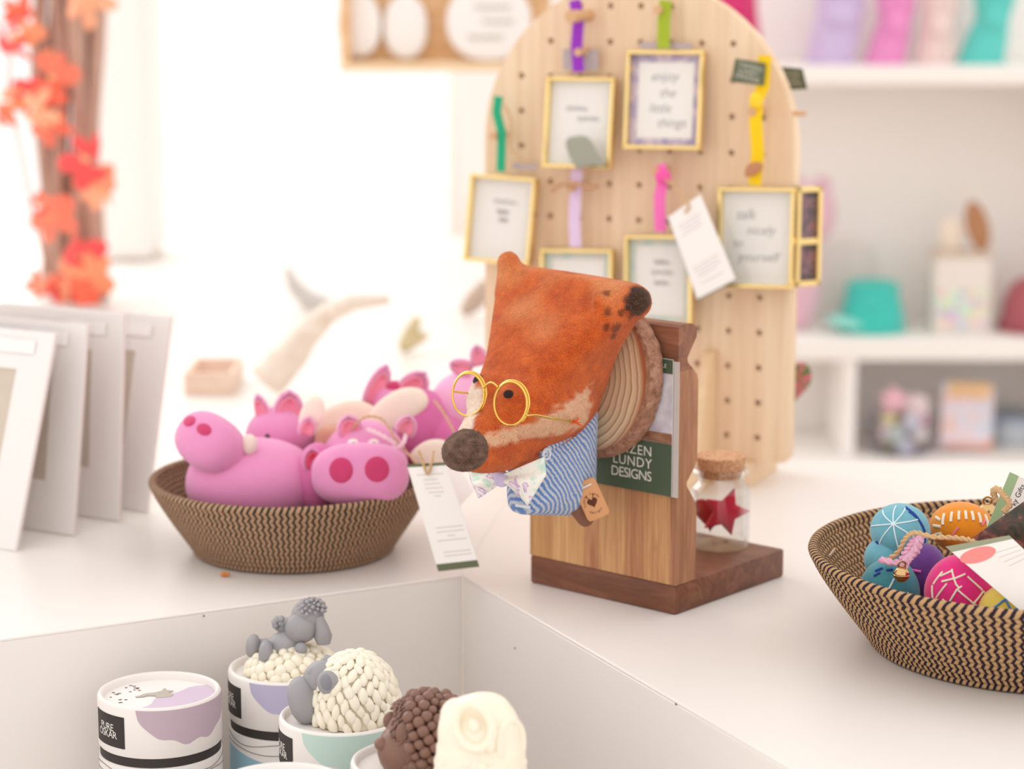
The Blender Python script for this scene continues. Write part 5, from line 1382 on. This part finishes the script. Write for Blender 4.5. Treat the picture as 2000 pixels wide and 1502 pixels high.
# knitted headbands with a knot, standing on the top shelf
def headband(label, x0t, x1t, x0m, x1m, x0b, x1b, ytop, ymid, colr, Y=4.03):
    zb_ = zt1; ppm = lambda x, z_: None
    p = D((x0b + x1b) / 2, 120, Y); o = thing('knotted_headband', label, 'headband', (p.x, Y, zb_), group='knotted headbands on the top shelf')
    rows = []; zt_ = D(1500, ytop, Y).z; zm_ = D(1500, ymid, Y).z
    def xw(x): return D(x, 60, Y).x - p.x
    tab = [(0.0, x0b, x1b, 1.0), ((zm_ - zb_) * .55, (x0b + x0m) / 2, (x1b + x1m) / 2, 1.0), (zm_ - zb_, x0m, x1m, .75), ((zt_ - zb_) * .5 + (zm_ - zb_) * .5, (x0t + x0m) / 2, (x1t + x1m) / 2, .95), (zt_ - zb_, x0t, x1t, .9)]
    vs, fs = [], []; S = 40; n = 24
    for i in range(n + 1):
        h = (zt_ - zb_) * i / n
        a = lerp([(t[0], xw(t[1])) for t in tab], h); b = lerp([(t[0], xw(t[2])) for t in tab], h); dp = lerp([(t[0], t[3]) for t in tab], h) * .030
        for j in range(S):
            an = 2 * PI * j / S; rip = 1 + .09 * math.sin(an * 9 + h * 30)
            vs.append(((a + b) / 2 + (b - a) / 2 * math.cos(an) * rip, dp * math.sin(an) * rip, h))
    for i in range(n):
        for j in range(S): fs.append((i * S + j, i * S + (j + 1) % S, (i + 1) * S + (j + 1) % S, (i + 1) * S + j))
    fs.append(tuple(range(S - 1, -1, -1))); fs.append(tuple(n * S + j for j in range(S)))
    m = felt(colr, .06, .2)
    MB().add(vs, fs).build('band', m, o)
    MB().ell(((xw(x0m) + xw(x1m)) / 2, -.026, zm_ - zb_), ((xw(x1m) - xw(x0m)) * .36, .012, .020), p=2.4).build('knot', m, o)
headband('lavender knotted headband on the top shelf', 1602, 1690, 1594, 1682, 1576, 1666, -60, 30, (206, 188, 222))
headband('pink knotted headband on the top shelf', 1708, 1792, 1716, 1778, 1690, 1768, -60, 45, (232, 148, 200))
headband('blush knotted headband on the top shelf', 1798, 1880, 1800, 1864, 1788, 1864, -60, 50, (232, 208, 204))
headband('turquoise knotted headband on the top shelf', 1896, 1992, 1906, 1968, 1872, 1962, -60, 35, (100, 206, 197))
headband('magenta knotted headband half hidden by the peg board arch', 1395, 1470, 1400, 1475, 1420, 1490, -60, 20, (206, 56, 112), Y=4.0)
# middle shelf
Y = 4.02
o = thing('knitted_hat', 'turquoise knitted hat with a pale brim on the middle shelf', 'hat', (D(1690, 600, Y).x, Y, zm1))
tq = felt((72, 198, 186), .08, .3)
MB().lathe([(0, 0), (.058, 0), (.060, .004), (.054, .040), (.046, .070), (.048, .084), (.040, .088), (0, .070)], seg=40, c=(.012, 0, 0)).build('crown', tq, o)
MB().ell((-.036, -.02, .0190), (.036, .045, .010), Matrix.Rotation(.15, 3, 'Y')).build('brim', felt((150, 226, 216), .05), o)
MB().ell((.005, -.045, .05), (.014, .012, .02)).build('knot', tq, o)
o = thing('gift_box', 'white gift box with printed front and a brown oval tag on the middle shelf', 'box', (D(1872, 600, Y).x, Y, zm1))
MB().box((-.050, -.035, 0), (.050, .035, .128), .003).build('box_body', flat((232, 224, 216), rough=.7), o, smooth=False)
cl = NT('speckled_print'); cv2 = cl.obj(); cf = cl.n('ShaderNodeTexVoronoi'); cf.inputs['Scale'].default_value = 60; cl.l(cv2, cf.inputs['Vector'])
cl.col(cl.mix(.35, c4((232, 226, 218)), cf.outputs['Color'])); cl.set(Roughness=.7)
MB().box((-.044, -.0362, .008), (.044, -.0352, .078)).build('printed_panel', cl.m, o, smooth=False)
MB().box((-.050, -.03, .132), (.050, .03, .142), .003).build('lid', flat((214, 196, 180), rough=.7, var=.1), o, smooth=False)
MB().box((-.044, -.03, .128), (.044, .03, .132), .0).build('neck', flat((232, 224, 216), rough=.7), o, smooth=False)
MB().ell((.024, -.02, .188), (.020, .008, .046), Matrix.Rotation(-.28, 3, 'Y')).build('brown_oval', flat((178, 128, 92), rough=.8), o)
MB().ell((-.020, -.01, .172), (.022, .010, .032)).build('cream_tuft', flat((232, 216, 200), rough=.8), o)
o = thing('knitted_hat', 'dusty rose knitted hat at the right end of the middle shelf', 'hat', (D(2010, 600, Y).x, Y, zm1))
MB().lathe([(0, 0), (.052, 0), (.054, .006), (.053, .014), (.050, .016), (.047, .050), (.036, .078), (.018, .094), (0, .098)], seg=36).build('crown', felt((176, 96, 104), .1, .3), o)
MB().lathe([(.050, .0), (.056, .002), (.056, .018), (.050, .019)], seg=36).build('brim', felt((168, 86, 96), .1, .3), o)
o = thing('plush_toy', 'pale pink plush toy behind the right edge of the peg board', 'plush toy', (D(1562, 600, Y).x, Y, zm1))
pp_ = felt((226, 184, 198), .06)
zc0 = D(1562, 420, Y).z - zm1
MB().ell((.0, 0, zc0 * .48), (.038, .04, zc0 * .475)).build('body', pp_, o)
MB().ell((.012, -.01, zc0 + .004), (.047, .045, .058)).build('head', pp_, o)
MB().ell((.035, .0, zc0 + .048), (.016, .012, .022)).build('ear', pp_, o); MB().ell((-.015, .0, zc0 + .052), (.016, .012, .022)).build('ear', pp_, o)
o = thing('wall_ledge_card', 'pale card leaning at the back of the middle shelf', 'card', (D(1635, 560, 4.115).x, 4.115, zm1))
MB().box((-.06, 0, 0), (.06, .012, D(1635, 478, 4.115).z - zm1), .002).build('card', flat((232, 224, 218), rough=.7), o, smooth=False)
# lower shelf: clear tub of little things and a children's book stack
Yb = 3.96
o = thing('plastic_tub', 'clear plastic tub of pastel trinkets on the lower shelf', 'tub', (D(1758, 880, Yb).x, Yb, zc))
tw, th_ = .060, .064
TUBM = glass_mat('tub_plastic', (.93, .93, .95, 1), .15)
MB().lathe([(0, 0), (tw * .86, 0), (tw, th_), (tw * 1.04, th_ + .002), (tw * .97, th_ + .001), (tw * .83, .003), (0, .003)], seg=36).build('tub', TUBM, o)
rg = random.Random(21); grp = 'pastel trinkets in the clear tub'
tints = [(232, 170, 190), (236, 226, 178), (206, 206, 220), (160, 140, 128), (238, 214, 214), (240, 232, 220), (226, 150, 132), (198, 214, 206)]
names_ = ['pink', 'lemon', 'lilac grey', 'brown', 'blush', 'cream', 'coral', 'sage']
for k in range(12):
    a = k * 2.4; rr = .012 + .026 * ((k * .37) % 1); z = .016 + .020 * (k // 4)
    q = Vector((D(1758, 880, Yb).x + rr * math.cos(a), Yb + rr * math.sin(a), zc + z))
    pr = MB(); pr.ell(q, (.016, .016, .014), Matrix.Rotation(a, 3, 'X'), 14, 10, 2.6)
    tag(pr.build('trinket', flat(tints[k % 8], rough=.6)), '%s pastel trinket in the clear tub, %s layer' % (names_[k % 8], ('bottom', 'middle', 'top')[k // 4]), 'trinket', grp)
tag(puff(star(.030, .018, 5, .3), Matrix.Translation((D(1745, 760, Yb).x, Yb - .004, zc + th_ + .030)) @ Matrix.Rotation(PI / 2, 4, 'X'), .010, felt((240, 190, 202), .05), 'soft_star'), 'pink soft star on top of the clear tub', 'ornament')
tag(MB().ell((D(1790, 770, Yb).x, Yb - .004, zc + th_ + .018), (.022, .014, .024), p=2.3).build('soft_ball', felt((228, 208, 212), .05)), 'pale soft ball on top of the clear tub', 'ornament')
bkp = NT('book_cover'); bv3 = bkp.obj(); bf3 = bkp.noise(bv3, 34, 3, .5, .6)
bkp.col(bkp.ramp(bf3, [(.30, c4((196, 212, 226))), (.45, c4((226, 218, 230))), (.55, c4((236, 206, 204))), (.66, c4((226, 178, 150)))])); bkp.set(Roughness=.5)
ob_ = D(1885, 880, Yb); o = thing('picture_book', 'pastel picture book leaning on the lower shelf', 'book', (ob_.x, Yb, zc))
MB2 = Matrix.Translation((0, 0, .003)) @ Matrix.Rotation(-.28, 4, 'X') @ Matrix.Rotation(.06, 4, 'Y')
MB().box((-.046, -.006, .0026), (.046, .006, .118), .0015, MB2).build('cover', bkp.m, o, smooth=False)
MB().box((-.036, -.0068, .094), (.042, .0062, .120), .001, MB2).build('title_band', flat((238, 196, 150), rough=.6, var=.15, vs_=60), o, smooth=False)
MB().box((-.040, -.0064, .004), (.046, .0, .014), .001, MB2).build('foot_band', flat((224, 158, 136), rough=.6), o, smooth=False)
o = thing('storage_tin', 'low blue-grey tin at the right of the lower shelf', 'tin', (D(1970, 850, 4.05).x, 4.05, zc))
MB().lathe([(0, 0), (.05, 0), (.052, .003), (.052, .040), (0, .040)], seg=36).build('tin_body', flat((196, 204, 212), rough=.5), o)
MB().lathe([(0, .040), (.053, .040), (.053, .050), (.050, .053), (0, .053)], seg=36).build('lid', flat((160, 172, 190), rough=.5), o)

# ------------------------------------------------------------------ wooden display panel with white ovals, hung in the window
Yw = 3.30
a = D(668, 138, Yw); b = D(1075, 138, Yw)
pn = thing('wooden_display_panel', 'light wooden panel with ledge hung in the window', 'display panel', (a.x, Yw, a.z))
pw = wood('oak_panel', (214, 164, 112), (236, 200, 158), (10, 40, 40), 1, .6, .3)
Wp = b.x - a.x
MB().box((0, .012, 0), (Wp, .024, .30), .001).build('back_board', pw, pn, smooth=False)
MB().box((0, -.03, 0), (Wp, .012, .013), .002).build('ledge', wood('ledge_wood', (228, 192, 148), (242, 216, 182), (10, 40, 40), 1, .6, .2), pn, smooth=False)
MB().box((0, -.03, .013), (.014, .012, .30), .002).build('side_rail', pw, pn, smooth=False)
for x in (.05, Wp - .05): MB().tube([(x, .018, .30), (x, .018, 1.9)], .002, 8).build('hanging_cord', WHITE, pn)
PLQ = flat((240, 234, 230), rough=.5, var=.01)
for (x, y, rx, ry, lab) in ((700, 48, .0320, .045, 'white oval plaque at the left end of the wooden panel'), (792, 52, .0310, .045, 'plain white oval plaque second from the left on the wooden panel')):
    q = D(x, y, Yw - .002)
    tag(MB().ell(q, (rx, .006, ry), seg=36, rings=20, p=2.2).build('oval_plaque', PLQ), lab, 'plaque', 'white plaques on the wooden panel')
q = D(955, 42, Yw - .020); dq = thing('round_plaque', 'large round white plaque with grey lettering on the wooden panel', 'plaque', q, group='white plaques on the wooden panel')
MB().ell((0, 0, 0), (.060, .006, .055), seg=40, rings=20, p=2.2).build('disc', PLQ, dq)
for y0, x0, x1 in ((.020, -.02, .03), (.0, -.01, .035), (-.022, -.03, .02)):
    MB().tube([Vector((x0 + (x1 - x0) * k / 16, -.0065, y0 + .003 * math.sin(k * 1.7))) for k in range(17)], .0016, 6).build('lettering', flat((196, 188, 180), rough=.8), dq)

# ------------------------------------------------------------------ coral blossom branches behind the prints
Yf = 3.30
base = Vector((D(140, 560, Yf).x, Yf, .005))
vb = thing('branch_bundle', 'bundle of brown branches with coral blossoms behind the prints', 'branches', base)
BRK = wood('branch_bark', (168, 132, 116), (206, 176, 160), (60, 60, 6), 1, .9, .5)
rg = random.Random(5)
zt = D(140, -80, Yf).z
for k in range(9):
    xb = D(88 + 13 * k, 560, Yf).x - base.x; xt = D(72 + 16 * k + rg.uniform(-12, 12), -80, Yf).x - base.x; y0 = rg.uniform(-.03, .03)
    pts = [Vector((xb + (xt - xb) * s + .006 * math.sin(s * 7 + k), y0 + .006 * math.cos(s * 5 + k), zt * s)) for s in [i / 12 for i in range(13)]]
    MB().tube(pts, [.013 - .003 * (i / 12) for i in range(13)], 8).build('branch', BRK, vb)
pts = [Vector((D(x, y, Yf - .05).x - base.x, -.05, D(x, y, Yf - .05).z)) for x, y in ((95, 560), (70, 440), (40, 300), (15, 180), (30, 40), (60, -60))]
MB().tube(pts, .0022, 6).build('twig', BRK, vb)
cols_ = [(244, 112, 88), (240, 92, 92), (248, 150, 112), (250, 176, 140), (246, 128, 104)]
fl = [(35, 20, .9), (30, 72, 1.3), (60, 65, .8), (175, 8, 1.3), (105, 150, 1.35), (95, 185, .9), (55, 185, 1.1), (25, 200, 1.0), (80, 215, 1.2), (100, 250, 1.1), (10, 230, .7), (165, 312, 1.5), (185, 352, 1.2), (190, 372, 1.0), (105, 425, 1.35), (82, 400, .8), (165, 500, 1.35), (180, 538, 1.3), (140, 548, 1.3), (80, 555, 1.0), (170, 560, 1.0), (120, 562, .9), (100, 118, .7)]
for k, (x, y, s) in enumerate(fl):
    q = D(x, y, Yf - .065 - .02 * (k % 3)) - base; r = .027 * s; m = MB(); rq = random.Random(k)
    ax_ = Matrix.Rotation(k * 1.3, 3, 'Y') @ Matrix.Rotation(.5 * math.sin(k * 2.1), 3, 'X')
    for j in range(5):
        R2 = ax_ @ Matrix.Rotation(2 * PI * j / 5 + rq.uniform(-.3, .3), 3, 'Y') @ Matrix.Rotation(rq.uniform(-.9, .9), 3, 'X')
        m.ell(q + R2 @ Vector((r * .55, -r * .15, 0)), (r * rq.uniform(.4, .65), r * .10, r * rq.uniform(.25, .45)), R2 @ Matrix.Rotation(.5, 3, 'Z'), 10, 6)
    bl_ = m.build('blossom', felt(cols_[k % 5], .08, .1, .1), vb)
    MB().ell(q + Vector((0, -r * .2, 0)), (r * .2,) * 3, seg=10, rings=6).build('stamen', flat((250, 200, 150), rough=.7), bl_)

# ------------------------------------------------------------------ pale driftwood pieces on the window display
DW = wood('driftwood', (226, 208, 192), (244, 234, 222), (30, 30, 30), 1, .9, .3)
def drift(label, pts, r, Y, mat=DW):
    P = [D(x, y, Y + .02 * math.sin(k)) for k, (x, y) in enumerate(pts)]
    lo = min(p.z - q for p, q in zip(P, r)); lo_k = min(range(len(P)), key=lambda i: P[i].z - r[i])
    Yg = G(pts[lo_k][0], pts[lo_k][1], r[lo_k] + .001).y
    P = [D(x, y, Yg + .02 * (math.sin(k) - math.sin(lo_k))) for k, (x, y) in enumerate(pts)]
    return tag(MB().tube(P, r, 10).build('driftwood', mat), label, 'driftwood', 'driftwood on the window display')
drift('pale driftwood branch slanting up behind the pigs', [(520, 745), (570, 690), (600, 650), (640, 612), (690, 590), (760, 585)], [.022, .020, .016, .012, .009, .005], 2.75)
drift('short grey driftwood stump in the window', [(560, 525), (575, 560), (600, 585), (640, 592)], [.004, .010, .014, .008], 3.05, flat((206, 200, 194), rough=.9, var=.1))
drift('brown driftwood stub beside the fox head', [(950, 560), (925, 590), (905, 612)], [.012, .014, .008], 2.75, flat((190, 168, 152), rough=.9, var=.1))
drift('yellowish driftwood twig in the window', [(815, 625), (800, 655), (790, 672), (830, 655)], [.006, .010, .012, .006], 2.8, flat((206, 190, 150), rough=.9, var=.1))
wbx = D(420, 790, 2.62)
o = thing('wooden_tray', 'low pale wooden tray on the window display behind the pigs', 'tray', (wbx.x, 2.62, 0))
trm = wood('tray_wood', (226, 196, 176), (240, 218, 202), (10, 40, 40), 1, .8, .2)
for lo, hi, nm in (((-.028, -.05, 0), (.028, .05, .006), 'bottom'), ((-.028, -.05, .006), (.028, -.044, .026), 'side'), ((-.028, .044, .006), (.028, .05, .026), 'side'), ((-.028, -.044, .006), (-.022, .044, .026), 'side'), ((.022, -.044, .006), (.028, .044, .026), 'side')):
    MB().box(lo, hi, .001).build(nm, trm, o, smooth=False) if False else MB().box(lo, hi, .001).build(nm, trm, o, smooth=False)
